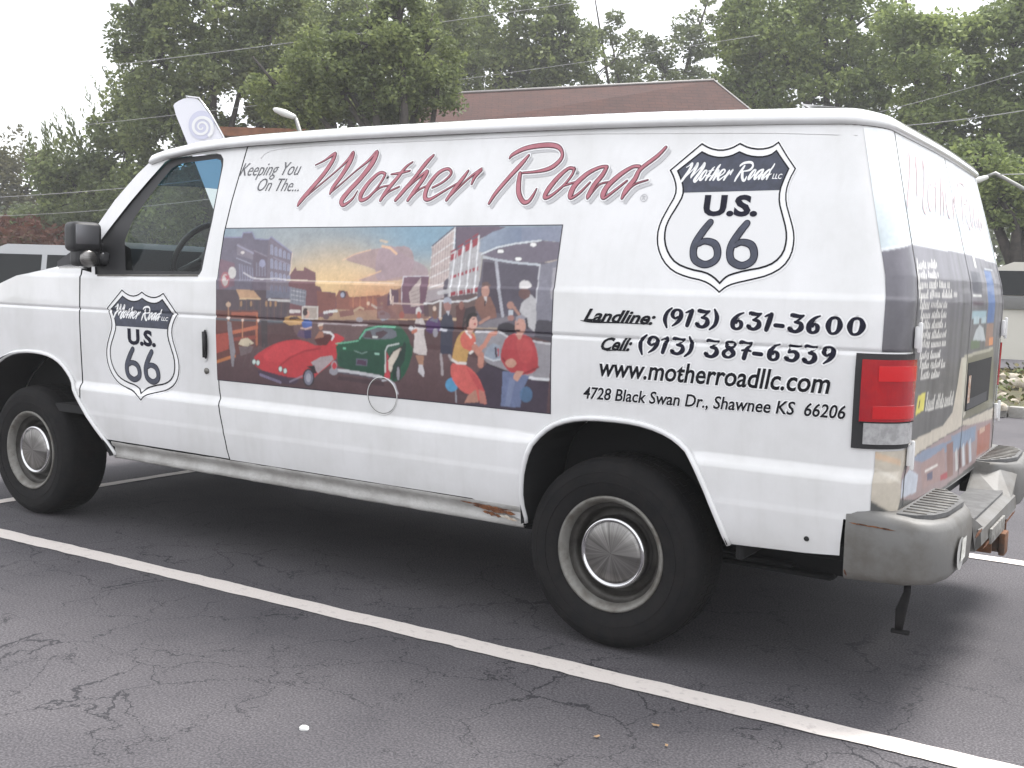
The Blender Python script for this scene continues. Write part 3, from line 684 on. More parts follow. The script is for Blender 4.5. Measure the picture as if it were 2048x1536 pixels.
for (y0, y1, xx, zz, hh, sd_) in ((.455, .60, 1.1395, .505, .012, 2), (.62, .95, 1.1425, .436, .010, 4), (1.1, 1.38, 1.1425, .440, .009, 6)):
    pts = jag((y0, zz), (y1, zz+.004), hh, 14, sd_); obj('rust_patch', [(xx, a, b) for a, b in pts], [tuple(range(len(pts)))], M['rust'], bmp)
# rust along cap edges
pts = jag((.846, .596), (.99, .590), .004, 12, 21); obj('rust_patch', [(x, -.0045, z-.002) for x, z in pts], [tuple(range(len(pts)))], M['rust'], bmp)
pts = jag((.838, .440), (.848, .428), .010, 5, 23); obj('rust_patch', [(x+.001, -.0035, z) for x, z in pts], [tuple(range(len(pts)))], M['rust'], bmp)
# cap end plate with oval hole trim, white sticker, hitch
V = [(1.139, .215+.06*math.cos(t)*1.0, .500+.052*math.sin(t)) for t in np.linspace(0, 2*PI, 24, endpoint=False)]
obj('end_plate', V, [tuple(range(24))], mat('pale_plate', (.40, .40, .39), .5, .2), bmp)
V = [(1.142, .20, .475), (1.142, .275, .478), (1.142, .285, .545), (1.142, .215, .545)]
obj('sticker', V, [(0, 1, 2, 3)], mat('white_sticker', (.68, .68, .64), .6, noise=((.40, .40, .36), 60, .42, .56)), bmp)
bm = bmesh.new(); box(bm, (1.08, VW/2, .385), (.14, .065, .065)); box(bm, (1.155, VW/2, .385), (.022, .085, .085)); box(bm, (.99, VW/2, .40), (.08, .5, .06)); box(bm, (1.08, .84, .41), (.12, .012, .07)); box(bm, (1.08, 1.18, .41), (.12, .012, .07))
bmobj('hitch_receiver', bm, mat('rusty_iron', (.09, .065, .05), .8, .3, noise=((.17, .075, .035), 22, .4, .6), bump=.4), van, bevel=.006)
bm = bmesh.new(); box(bm, (1.1455, .90, .455), (.010, .30, .055)); bmobj('bumper_label', bm, mat('worn_label', (.26, .26, .24), .6, noise=((.12, .11, .10), 40, .4, .6)), bmp, bevel=.003)
tubeobj('hanging_strap', [(1.02, .05, .43), (1.02, .052, .39), (1.005, .055, .33), (1.0, .06, .27)], [.011, .011, .017, .012], M['rubber'], van)
bm = bmesh.new(); box(bm, (1.005, .06, .262), (.055, .02, .012)); bmobj('strap_end', bm, M['rubber'], van, bevel=.003)
V, Fc = tube([S(.715, .518, -.01), S(.715, .518, .0022)], .0085, 12); obj('body_plug', V, Fc, M['dark'], van, True)

# ------------------------------------------------------------------ flat print: coloured grids
def lin(c): return [((x/255)/12.92 if x <= 10 else (((x/255)+.055)/1.055)**2.4) for x in c]
class Print:
    def __init__(s, s0, s1, z0, z1, st, conv):
        s.xs = np.arange(s0, s1+st*.5, st); s.zs = np.arange(z0, z1+st*.5, st); s.X, s.Z = np.meshgrid(s.xs, s.zs); s.c = np.zeros(s.X.shape+(3,)); s.conv = conv; s.keep = np.ones(s.X.shape, bool)
    def P(s, pts): return [s.conv(*q) for q in pts]
    def mask(s, pp):
        m = np.zeros(s.X.shape, bool); n = len(pp); j = n-1
        for i in range(n):
            xi, yi = pp[i]; xj, yj = pp[j]
            if yi != yj:
                m ^= ((yi > s.Z) != (yj > s.Z)) & (s.X < (xj-xi)*(s.Z-yi)/(yj-yi)+xi)
            j = i
        return m
    def fill(s, m, c, a=1.0):
        c = np.array(lin(c)) if not isinstance(c, np.ndarray) else c
        s.c[m] = s.c[m]*(1-a)+(c if c.ndim == 1 else c[m])*a
    def poly(s, pts, c, a=1.0, sm=0):
        pp = s.P(pts)
        if sm: pp = smooth_poly(pp, sm)
        s.fill(s.mask(pp), c, a)
    def grad(s, pts, ca, cb, pa, pb, a=1.0, sm=0):
        pp = s.P(pts)
        if sm: pp = smooth_poly(pp, sm)
        A, B = s.conv(*pa), s.conv(*pb); d = np.array([B[0]-A[0], B[1]-A[1]]); t = np.clip(((s.X-A[0])*d[0]+(s.Z-A[1])*d[1])/(d@d), 0, 1)[..., None]
        s.fill(s.mask(pp), np.array(lin(ca))*(1-t)+np.array(lin(cb))*t, a)
    def dist(s, pts):
        pp = s.P(pts); D = np.full(s.X.shape, 9.)
        for a, b in zip(pp[:-1], pp[1:]):
            a = np.array(a); b = np.array(b); d = b-a; L = d@d+1e-12; t = np.clip(((s.X-a[0])*d[0]+(s.Z-a[1])*d[1])/L, 0, 1)
            D = np.minimum(D, np.hypot(s.X-a[0]-t*d[0], s.Z-a[1]-t*d[1]))
        return D
    def line(s, pts, w, c, a=1.0): s.fill(s.dist(pts) < w/2, c, a)
    def glow(s, p, r, c, a):
        q = s.conv(*p); D = np.hypot((s.X-q[0]), (s.Z-q[1])*2.3)/r; w = (np.exp(-D*D)*a)[..., None]; s.c = s.c*(1-w)+np.array(lin(c))*w
    def ell(s, c0, rx, ry, c, a=1.0, rot=0): s.poly([(c0[0]+rx*math.cos(t)*math.cos(rot)-ry*math.sin(t)*math.sin(rot), c0[1]+rx*math.cos(t)*math.sin(rot)+ry*math.sin(t)*math.cos(rot)) for t in np.linspace(0, 2*PI, 20, endpoint=False)], c, a)
    def mottle(s, amt, k):
        H, Wd = s.X.shape; acc = np.zeros((H, Wd))
        for kk, am in ((k, 1), (max(2, k//3), .6)):
            g_ = RNG.normal(size=(H//kk+3, Wd//kk+3)); yi = np.arange(H)/kk; xi = np.arange(Wd)/kk; y0 = yi.astype(int); x0 = xi.astype(int); fy = (yi-y0)[:, None]; fx = (xi-x0)[None]
            acc += am*((g_[y0][:, x0]*(1-fx)+g_[y0][:, x0+1]*fx)*(1-fy)+(g_[y0+1][:, x0]*(1-fx)+g_[y0+1][:, x0+1]*fx)*fy)
        s.c = np.clip(s.c*(1+amt*acc[..., None]), 0.002, .85)
    def build(s, name, parent, off, place):
        H, Wd = s.X.shape; V = [place(a, b, off) for a, b in zip(s.X.ravel(), s.Z.ravel())]
        idx = np.arange(H*Wd).reshape(H, Wd); q = np.stack([idx[:-1, :-1], idx[:-1, 1:], idx[1:, 1:], idx[1:, :-1]], -1)
        k = s.keep[:-1, :-1] & s.keep[:-1, 1:] & s.keep[1:, 1:] & s.keep[1:, :-1]; q = q[k]
        me = bpy.data.meshes.new(name); me.from_pydata(V, [], q.tolist()); at_ = me.color_attributes.new('print', 'FLOAT_COLOR', 'POINT')
        at_.data.foreach_set('color', np.concatenate([s.c.reshape(-1, 3), np.ones((H*Wd, 1))], 1).astype(np.float32).ravel())
        me.materials.append(M['vprint']); me.polygons.foreach_set('use_smooth', [True]*len(me.polygons)); me.update()
        o = bpy.data.objects.new(name, me); C.objects.link(o); o.parent = parent; return o
A_ = lambda l: [(430+x/4.267, 440+y/4.267) for x, y in l]
B_ = lambda l: [(770+x/3.84, 440+y/3.84) for x, y in l]
a1 = lambda x, y: A_([(x, y)])[0]
b1 = lambda x, y: B_([(x, y)])[0]
mu = Print(-2.0125, -.2475, .8335, 1.5215, .0026, side_sz)
full_ = [(380, 420), (1200, 420), (1200, 900), (380, 900)]
mu.grad(full_, (126, 154, 172), (206, 176, 140), (700, 470), (690, 600))
mu.glow((648, 585), .42, (240, 198, 128), .9); mu.glow((700, 590), .25, (244, 206, 140), .7); mu.glow((560, 470), .3, (165, 170, 170), .6); mu.glow((760, 605), .2, (226, 140, 95), .7); mu.glow((850, 480), .25, (120, 165, 190), .8)
cl = A_([(1090, 340), (1180, 290), (1330, 250), (1480, 235), (1700, 215), (1700, 500), (1400, 530), (1190, 520), (1300, 480), (1410, 440), (1280, 390)])
mu.poly(cl, (172, 140, 140), .85, 2)
mu.poly(B_([(-60, 210), (60, 190), (120, 250), (200, 300), (330, 360), (340, 450), (120, 430), (20, 460), (-80, 470)]), (168, 142, 150), .8, 2)
mu.line(A_([(1090, 345), (1200, 290), (1330, 255)]), .006, (232, 190, 150), .7); mu.line(A_([(1200, 520), (1330, 470), (1420, 435)]), .006, (240, 190, 140), .7)
mu.line(B_([(-20, 200), (40, 215), (90, 260)]), .010, (240, 190, 140), .8); mu.line(A_([(1415, 175), (1470, 190)]), .010, (220, 190, 150), .7)
# street
mu.poly([(420, 640), (700, 640), (900, 640), (1130, 660), (1130, 850), (420, 850)], (92, 62, 64))
mu.grad([(425, 690), (900, 700), (1100, 760), (1130, 850), (420, 850)], (110, 82, 84), (78, 54, 60), (700, 690), (700, 800), .8)
mu.poly(A_([(600, 880), (900, 850), (1100, 720), (1500, 720), (1600, 900), (1500, 1200), (900, 1200)]), (120, 92, 92), .6, 2)
# distant row
mu.poly(A_([(1030, 660), (1060, 600), (1130, 610), (1150, 660), (1290, 650), (1400, 640), (1480, 660), (1480, 760), (1300, 770), (1000, 760)]), (150, 88, 72))
mu.poly(A_([(1150, 670), (1470, 670), (1470, 740), (1150, 740)]), (168, 96, 74), .8)
for x in (1180, 1240, 1300, 1350, 1420): mu.line(A_([(x, 650), (x, 745)]), .006, (206, 130, 84), .6)
# left buildings
mu.poly(A_([(640, 470), (690, 400), (700, 430), (760, 435), (765, 400), (860, 450), (860, 560), (900, 570), (915, 610), (1030, 620), (1040, 740), (1000, 820), (640, 860)]), (122, 74, 80))
mu.poly(A_([(870, 600), (1030, 640), (1030, 760), (880, 800)]), (142, 80, 66), .8)
mu.poly(A_([(640, 570), (780, 600), (775, 740), (640, 710)]), (132, 134, 146)); 
for i in range(3): mu.line(A_([(655, 600+i*38), (770, 622+i*36)]), .004, (196, 196, 200), .7)
for i in range(5): mu.line(A_([(665+i*26, 585), (663+i*26, 700)]), .003, (100, 100, 116), .8)
mu.poly(A_([(-40, 145), (230, 145), (240, 105), (320, 100), (345, 160), (460, 165), (480, 140), (660, 280), (640, 480), (640, 700), (600, 880), (-40, 900)]), (106, 98, 116))
mu.grad(A_([(460, 165), (480, 140), (660, 280), (640, 480), (635, 680), (440, 690)]), (112, 104, 124), (122, 108, 120), (560, 220), (540, 640))
mu.line(A_([(-20, 148), (230, 148), (242, 108), (318, 104), (345, 162), (458, 168), (482, 143), (660, 280)]), .006, (140, 140, 176), .8); mu.line(A_([(662, 282), (640, 470)]), .005, (230, 205, 190), .8)
mu.line(A_([(500, 320), (645, 385)]), .006, (150, 140, 160), .7); mu.line(A_([(480, 180), (650, 300)]), .005, (128, 116, 136), .7)
for r_, (y0_, y1_) in enumerate(((215, 300), (335, 420), (445, 520), (560, 640))):
    for i in range(5):
        x = 474+i*36; yy = y0_+i*18*(1-.28*r_); hh_ = (y1_-y0_)*(1-.09*i); mu.poly(A_([(x, yy), (x+14, yy-8), (x+25, yy+6), (x+25, yy+hh_), (x, yy+hh_-8)]), (150, 152, 176) if r_ < 3 else (120, 118, 140), .95)
        mu.line(A_([(x+12, yy), (x+12, yy+hh_-5)]), .002, (92, 88, 110), .7)
mu.poly(A_([(190, 200), (330, 270), (330, 340), (190, 300)]), (128, 118, 132)); mu.poly(A_([(330, 250), (450, 310), (450, 700), (330, 720)]), (104, 90, 106))
mu.line(A_([(190, 215), (330, 285)]), .006, (160, 160, 186), .7); mu.line(A_([(185, 325), (310, 375)]), .004, (170, 170, 186), .8); mu.line(A_([(335, 262), (445, 312)]), .005, (150, 140, 156), .7)
for i in range(6): mu.poly(A_([(205+i*22, 370+i*7), (217+i*22, 374+i*7), (217+i*22, 520), (205+i*22, 520)]), (132, 130, 152), .8)
for i in range(4): mu.poly(A_([(350+i*24, 360), (364+i*24, 366), (364+i*24, 480), (350+i*24, 480)]), (134, 130, 150), .7)
mu.ell(a1(405, 370), 6, 8, (150, 150, 180)); mu.ell(a1(238, 278), 4, 3, (215, 205, 200))
mu.poly(A_([(40, 330), (170, 370), (170, 560), (40, 600)]), (128, 88, 104), .8)
mu.line(A_([(245, 450), (320, 495), (400, 505), (520, 500), (620, 512)]), .006, (205, 200, 205), .9); mu.line(A_([(620, 512), (850, 522), (1180, 530), (1530, 540)]), .0045, (238, 222, 196), .9)
mu.ell(a1(148, 450), 8, 12, (205, 200, 196)); mu.ell(a1(90, 510), 9, 16, (170, 96, 104)); mu.ell(a1(88, 512), 6, 12, (196, 184, 180)); mu.poly(A_([(80, 470), (125, 480), (100, 520)]), (180, 70, 84))
mu.poly(A_([(-20, 590), (440, 600), (640, 700), (640, 880), (440, 900), (-20, 900)]), (84, 66, 74), .92)
for i in range(14): mu.line(A_([(210+i*30, 690), (208+i*30, 860)]), .007, (66, 64, 70) if i % 2 else (110, 84, 76), .55)
mu.poly(A_([(180, 590), (330, 600), (390, 670), (215, 672)]), (196, 152, 112)); mu.line(A_([(212, 672), (390, 672)]), .006, (226, 190, 140), .8)
mu.line(A_([(460, 680), (640, 690)]), .010, (205, 200, 196), .9); mu.poly(A_([(440, 600), (640, 620), (636, 670), (440, 665)]), (108, 112, 132), .8)
for x in (225, 310, 440, 475, 520): mu.ell(a1(x, 715), 2.4, 6, (200, 150, 90), .6)
# left terrace
mu.poly(A_([(-20, 770), (370, 770), (370, 1080), (-20, 1230)]), (110, 62, 56)); mu.line(A_([(150, 800), (360, 800)]), .014, (176, 90, 62)); mu.line(A_([(10, 845), (580, 872)]), .007, (96, 104, 112))
mu.line(A_([(360, 800), (358, 1060)]), .012, (184, 104, 66)); mu.line(A_([(150, 960), (360, 915)]), .016, (196, 104, 66)); mu.line(A_([(150, 1020), (345, 1000)]), .016, (150, 70, 58)); mu.poly(A_([(-20, 980), (120, 960), (120, 1100), (-20, 1150)]), (178, 72, 56)); mu.line(A_([(0, 1215), (170, 1160)]), .014, (196, 116, 56))
mu.line(A_([(116, 705), (116, 860)]), .010, (170, 120, 90)); mu.ell(a1(116, 722), 5, 5, (205, 170, 140)); mu.line(A_([(236, 860), (236, 1000)]), .007, (196, 130, 90)); mu.ell(a1(238, 855), 2.5, 3, (230, 200, 180)); mu.ell(a1(370, 858), 2.5, 3, (230, 200, 180)); mu.ell(a1(116, 835), 3.5, 3.5, (230, 215, 205))
mu.poly(A_([(105, 860), (140, 870), (175, 1120), (160, 1250), (145, 1250), (125, 1080)]), (140, 134, 140)); mu.poly(A_([(200, 1060), (225, 1015), (280, 1005), (335, 1050), (270, 1085)]), (206, 190, 160)); mu.poly(A_([(205, 1080), (330, 1075), (310, 1130), (220, 1160)]), (120, 102, 104))
mu.poly(A_([(400, 850), (450, 860), (450, 1080), (400, 1090)]), (70, 62, 66), .9)
for i in range(5): mu.line(A_([(300+i*40, 1060), (240+i*60, 1250)]), .01, (100, 80, 84), .5)
# yellow taxi, billboard
mu.poly(A_([(580, 870), (600, 830), (650, 815), (730, 820), (790, 850), (740, 890), (640, 900)]), (206, 158, 92)); mu.poly(A_([(640, 830), (700, 820), (730, 845), (640, 850)]), (90, 70, 70)); mu.line(A_([(645, 780), (720, 780)]), .014, (216, 205, 200))
mu.poly(A_([(742, 735), (882, 735), (882, 850), (742, 850)]), (216, 208, 200)); mu.poly(A_([(752, 745), (872, 745), (872, 840), (752, 840)]), (178, 162, 150)); mu.ell(a1(775, 785), 5, 8, (52, 36, 40)); mu.ell(a1(790, 800), 4, 7, (215, 160, 140))
# woman in blue, man in red car
mu.poly(A_([(745, 870), (760, 845), (800, 850), (832, 880), (828, 925), (750, 920)]), (64, 96, 170)); mu.poly(A_([(720, 940), (825, 940), (822, 1010), (770, 1010), (700, 990)]), (98, 72, 104)); mu.poly(A_([(760, 940), (822, 940), (820, 1010), (770, 1010)]), (62, 50, 98)); mu.line(A_([(735, 922), (780, 930), (825, 915)]), .007, (205, 170, 160)); mu.ell(a1(785, 815), 4, 6, (206, 160, 140)); mu.ell(a1(770, 790), 5, 6, (60, 40, 44))
# distant street bits
mu.poly(A_([(1390, 785), (1430, 770), (1490, 800), (1500, 840), (1430, 860), (1400, 840)]), (164, 180, 192)); mu.poly(A_([(1410, 790), (1450, 785), (1450, 810), (1410, 810)]), (70, 74, 84))
mu.ell(a1(950, 825), 6, 6, (110, 84, 88)); mu.line(A_([(935, 790), (960, 786)]), .012, (216, 214, 214)); mu.line(A_([(975, 782), (1040, 776)]), .011, (222, 220, 216)); mu.ell(a1(1235, 850), 7, 5, (160, 150, 156)); mu.poly(A_([(1060, 780), (1180, 765), (1190, 810), (1070, 830)]), (128, 68, 72), .8)
mu.line(A_([(1190, 775), (1240, 745), (1270, 760)]), .009, (206, 176, 140), .8); mu.line(A_([(1340, 725), (1380, 750), (1430, 745)]), .009, (206, 190, 176), .8); mu.ell(a1(1310, 712), 3, 4, (226, 190, 160)); mu.ell(a1(1425, 714), 3, 3, (236, 196, 120)); mu.ell(a1(1095, 635), 6, 8, (80, 70, 84)); mu.ell(a1(1090, 640), 4, 5, (170, 170, 190))
mu.line(A_([(880, 882), (1180, 890), (1300, 895)]), .006, (168, 152, 156), .8); mu.line(A_([(1175, 900), (1300, 895)]), .008, (190, 176, 176), .7)
# red convertible
mu.poly(A_([(320, 1180), (390, 1120), (520, 1050), (640, 1020), (760, 1025), (880, 1080), (960, 1060), (1010, 990), (1020, 960), (1100, 1000), (1110, 1020), (1040, 1060), (1050, 1120), (1030, 1200), (870, 1320), (850, 1350), (720, 1350), (620, 1360), (360, 1270)]), (198, 34, 46), 1, 1)
mu.poly(A_([(640, 1025), (760, 1030), (900, 1090), (700, 1150), (560, 1220), (420, 1200), (420, 1130), (530, 1060)]), (212, 44, 54), .8, 1); mu.line(A_([(900, 1095), (760, 1120), (640, 1175), (560, 1240)]), .008, (160, 20, 36), .8)
mu.poly(A_([(360, 1270), (620, 1340), (720, 1350), (700, 1400), (600, 1400), (380, 1340)]), (70, 52, 74), .9, 1); mu.line(A_([(390, 1320), (560, 1385)]), .012, (130, 120, 150), .8); mu.line(A_([(640, 1380), (750, 1330)]), .008, (150, 140, 160), .7)
mu.poly(A_([(820, 1215), (900, 1170), (1000, 1155), (1015, 1190), (950, 1250), (880, 1310), (860, 1280)]), (172, 156, 158)); mu.poly(A_([(850, 1020), (1000, 960), (1010, 1000), (950, 1070), (880, 1070)]), (96, 44, 44))
mu.line(A_([(925, 955), (985, 962), (1015, 990), (1000, 1020)]), .009, (222, 216, 216)); mu.poly(A_([(850, 1015), (890, 950), (925, 950), (930, 1000), (900, 1005)]), (170, 110, 84)); mu.ell(a1(905, 915), 4, 6, (176, 120, 92)); mu.line(A_([(885, 898), (920, 892)]), .008, (222, 205, 190))
mu.ell(a1(800, 1345), 12, 18, (52, 44, 50)); mu.ell(a1(800, 1345), 9, 15, (124, 124, 142)); mu.ell(a1(800, 1345), 5, 9, (168, 168, 180)); mu.poly(A_([(780, 1250), (850, 1240), (870, 1310), (840, 1310), (820, 1270)]), (50, 40, 46))
for q in ((335, 1210), (368, 1218), (560, 1272), (600, 1288)): mu.ell(a1(*q), 4.5, 6.5, (80, 90, 90)); mu.ell(a1(*q), 3.2, 4.8, (205, 222, 214))
# green sedan
mu.poly(A_([(1030, 1045), (1220, 1030), (1240, 980), (1290, 915), (1400, 895), (1560, 900), (1600, 920), (1640, 980), (1660, 1010), (1665, 1060), (1700, 1100), (1640, 1300), (1560, 1390), (1450, 1350), (1060, 1270), (1045, 1180)]), (30, 88, 62), 1, 1)
mu.poly(A_([(1245, 1010), (1285, 945), (1400, 915), (1540, 930), (1560, 1010), (1400, 1020)]), (104, 108, 118), 1, 1); mu.poly(A_([(1270, 1000), (1300, 950), (1330, 950), (1350, 1010)]), (80, 60, 66)); mu.poly(A_([(1370, 960), (1440, 940), (1480, 960), (1420, 1010), (1380, 1010)]), (84, 62, 70)); mu.line(A_([(1350, 998), (1385, 998)]), .008, (205, 210, 205))
mu.line(A_([(1235, 1015), (1285, 940), (1400, 908), (1540, 915)]), .006, (96, 190, 150)); mu.line(A_([(1035, 1055), (1130, 1045), (1225, 1030)]), .006, (110, 200, 160), .8); mu.grad(A_([(1060, 1120), (1440, 1110), (1440, 1330), (1070, 1260)]), (26, 74, 56), (22, 58, 50), (1200, 1100), (1200, 1300), .8)
mu.poly(A_([(1205, 1182), (1305, 1190), (1300, 1250), (1203, 1238)]), (94, 96, 112)); mu.poly(A_([(1216, 1194), (1294, 1201), (1290, 1240), (1214, 1230)]), (78, 48, 76)); mu.line(A_([(1190, 1115), (1255, 1140), (1300, 1125)]), .004, (120, 150, 140)); mu.line(A_([(1368, 1140), (1400, 1143)]), .007, (150, 200, 180)); mu.line(A_([(1100, 1095), (1112, 1095)]), .008, (110, 200, 160))
mu.line(A_([(1045, 1280), (1200, 1300), (1420, 1340)]), .013, (196, 196, 200)); mu.line(A_([(1050, 1300), (1200, 1322), (1420, 1362)]), .006, (90, 84, 96)); mu.ell(a1(1015, 1290), 9, 8, (150, 148, 156)); mu.ell(a1(1018, 1240), 6, 9, (170, 156, 160)); mu.ell(a1(1020, 1245), 4.5, 7, (196, 34, 50))
mu.poly(A_([(1455, 1100), (1470, 1065), (1560, 1050), (1600, 1080), (1560, 1120), (1500, 1170), (1490, 1330), (1460, 1320)]), (46, 92, 72)); mu.line(A_([(1455, 1300), (1455, 1120), (1475, 1075), (1570, 1055)]), .006, (205, 212, 208)); mu.poly(A_([(1465, 1120), (1490, 1180), (1495, 1320), (1460, 1320)]), (190, 48, 66)); mu.ell(a1(1472, 1330), 6, 8, (204, 50, 66))
mu.poly(B_([(25, 1070), (65, 1010), (125, 975), (130, 1000), (85, 1090), (45, 1170), (30, 1150)]), (214, 202, 184)); mu.line(B_([(25, 1070), (65, 1008), (128, 972)]), .005, (46, 36, 40)); mu.line(B_([(128, 975), (90, 1085), (48, 1172)]), .004, (80, 60, 60))
mu.line(A_([(1430, 1370), (1480, 1360), (1530, 1400), (1560, 1480)]), .009, (190, 188, 196)); mu.poly(B_([(60, 1120), (120, 1010), (150, 930), (165, 960), (150, 1080), (120, 1130), (100, 1200), (60, 1240)]), (34, 60, 52)); mu.ell(b1(105, 1180), 4.5, 17, (50, 44, 50)); mu.ell(b1(103, 1180), 3, 14, (150, 148, 156))
mu.poly(A_([(1060, 1330), (1440, 1380), (1450, 1420), (1040, 1360)]), (60, 44, 52), .6)
# right buildings
mu.poly(B_([(-60, 600), (340, 430), (340, 760), (-60, 760)]), (130, 84, 84), .85); mu.poly(B_([(20, 590), (45, 530), (105, 535), (105, 640), (20, 660)]), (104, 70, 88)); mu.poly(B_([(130, 650), (145, 432), (340, 428), (335, 720), (150, 720)]), (116, 76, 96)); mu.line(B_([(130, 650), (143, 435), (338, 430)]), .004, (205, 196, 205)); mu.line(B_([(48, 640), (42, 540)]), .008, (240, 214, 196)); mu.line(B_([(62, 650), (62, 590)]), .006, (232, 200, 180))
mu.poly(B_([(185, 560), (280, 440), (270, 660), (200, 668)]), (196, 178, 170), .9); 
for i in range(4): mu.line(B_([(200, 560+i*28), (272, 530+i*32)]), .003, (130, 110, 116), .6)
mu.line(B_([(60, 640), (320, 650)]), .006, (226, 200, 190), .8)
mu.poly(B_([(365, 200), (535, 60), (520, 260), (500, 500), (480, 600), (310, 640), (345, 480)]), (196, 178, 172)); mu.poly(B_([(310, 640), (330, 540), (500, 510), (480, 560), (420, 620)]), (168, 156, 160), .9)
for i in range(5): mu.line(B_([(360-4*i, 210+i*78), (532-8*i, 75+i*98)]), .006, (226, 222, 220), .9)
for i in range(8): mu.line(B_([(372+i*20, 200-i*15), (352+i*20, 500-i*2)]), .0035, (156, 132, 132), .7)
mu.line(B_([(365, 200), (535, 58)]), .007, (100, 96, 110)); mu.line(B_([(540, 60), (525, 290), (500, 330)]), .006, (232, 230, 232))
mu.poly(B_([(545, 50), (940, 50), (720, 150), (540, 250)]), (104, 86, 104)); mu.poly(B_([(500, 320), (540, 240), (700, 165), (760, 130), (740, 300), (720, 560), (600, 620), (480, 600)]), (176, 172, 174))
for r_ in range(3):
    yy = [(0, 0), (0, 120), (0, 240)][r_]
    for i in range(4):
        x0 = 505+i*56; x1 = x0+44
        if r_ == 0: q = [(x0, 270-i*38), (x1, 245-i*38), (x1, 290-i*34), (x0, 318-i*34)]
        elif r_ == 1: q = [(x0, 430-i*20), (x1, 418-i*20), (x1, 440-i*18), (x0, 452-i*18)]
        else: q = [(x0-8, 556-i*10), (x1-4, 548-i*10), (x1-4, 575-i*8), (x0-8, 586-i*8)]
        mu.poly(B_(q), (164, 44, 62))
        if r_ == 0: mu.poly(B_([(x0, 240-i*38), (x1, 215-i*38), (x1, 232-i*38), (x0, 256-i*38)]), (150, 52, 70))
for i in range(4): mu.line(B_([(545+i*58-4, 245-i*40), (500+i*60, 600-i*10)] if i == 0 else [(543+i*60, 238-i*38), (512+i*60-8, 590-i*10)]), .007, (230, 230, 232), .95)
for i in range(12): mu.line(B_([(515+i*18, 330-i*10), (508+i*18, 410-i*5)]), .002, (206, 206, 210), .7)
mu.poly(B_([(455, 470), (490, 440), (485, 600), (455, 600)]), (88, 78, 92)); mu.line(B_([(415, 560), (500, 545)]), .016, (206, 204, 206), .8)
mu.poly(B_([(300, 640), (480, 590), (700, 560), (740, 600), (720, 760), (300, 740)]), (92, 66, 72), .9); mu.line(B_([(300, 642), (370, 640), (420, 620)]), .006, (230, 228, 228)); mu.line(B_([(430, 620), (520, 628), (640, 622), (720, 590)]), .007, (216, 216, 218)); mu.line(B_([(428, 620), (425, 750)]), .010, (206, 202, 202)); 
# diner
mu.poly(B_([(750, 300), (1330, 330), (1310, 900), (700, 900)]), (98, 90, 104)); mu.poly(B_([(760, 320), (850, 330), (900, 720), (740, 700)]), (76, 64, 80)); mu.poly(B_([(875, 335), (1190, 350), (1165, 560), (1150, 760), (905, 720)]), (84, 76, 92))
mu.grad(B_([(725, 250), (735, 150), (830, 90), (950, 60), (1360, 50), (1345, 170), (1200, 155), (1000, 180), (860, 210), (760, 250)]), (196, 210, 214), (116, 130, 156), (740, 200), (1050, 110), 1, 0); mu.grad(B_([(1050, 55), (1365, 50), (1345, 170), (1200, 155), (1050, 172)]), (116, 130, 156), (150, 152, 170), (1050, 100), (1350, 120))
mu.poly(B_([(745, 265), (860, 212), (1000, 182), (1200, 158), (1345, 172), (1335, 300), (1200, 330), (1000, 322), (850, 300)]), (112, 102, 118)); mu.line(B_([(745, 262), (860, 212), (1000, 182), (1200, 158)]), .006, (216, 222, 226)); mu.line(B_([(760, 285), (850, 305), (1000, 328), (1190, 345)]), .008, (190, 196, 204))
for q in ((888, 241), (1140, 190), (1025, 300)): mu.ell(b1(*q), 8, 5, (52, 44, 60)); mu.ell(b1(*q), 6.5, 4, (245, 243, 240))
mu.line(B_([(855, 320), (880, 560), (905, 735)]), .013, (176, 176, 186)); mu.poly(B_([(1192, 345), (1330, 310), (1310, 900), (1150, 900), (1165, 600)]), (130, 128, 142)); mu.poly(B_([(1290, 370), (1325, 362), (1312, 640), (1272, 600)]), (168, 164, 172)); mu.line(B_([(1192, 345), (1165, 600), (1150, 740)]), .005, (200, 200, 206)); mu.line(B_([(550, 60), (545, 235)]), .003, (76, 66, 84))
# counter
mu.poly(B_([(690, 830), (800, 770), (960, 735), (1000, 760), (870, 800), (880, 860), (960, 900), (1300, 950), (1290, 1000), (900, 960), (700, 880)]), (128, 122, 130)); mu.poly(B_([(690, 860), (900, 870), (960, 900), (1300, 960), (1260, 1230), (1100, 1200), (920, 1150), (790, 1100), (690, 1000)]), (150, 146, 152)); mu.ell(b1(935, 838), 19, 13, (52, 46, 56)); mu.poly(B_([(1150, 790), (1180, 768), (1290, 775), (1280, 940), (1150, 900)]), (70, 66, 78))
mu.line(B_([(700, 832), (860, 834)]), .007, (176, 156, 136)); mu.line(B_([(700, 858), (880, 858), (960, 905), (1290, 955)]), .007, (206, 204, 208)); mu.poly(B_([(780, 1105), (920, 1160), (1110, 1215), (1260, 1250), (1240, 1500), (600, 1440), (700, 1180)]), (66, 54, 70)); mu.line(B_([(785, 1103), (920, 1158), (1100, 1210), (1255, 1245)]), .005, (40, 32, 44)); mu.line(B_([(1110, 1210), (1180, 1222), (1256, 1224)]), .011, (214, 214, 218))
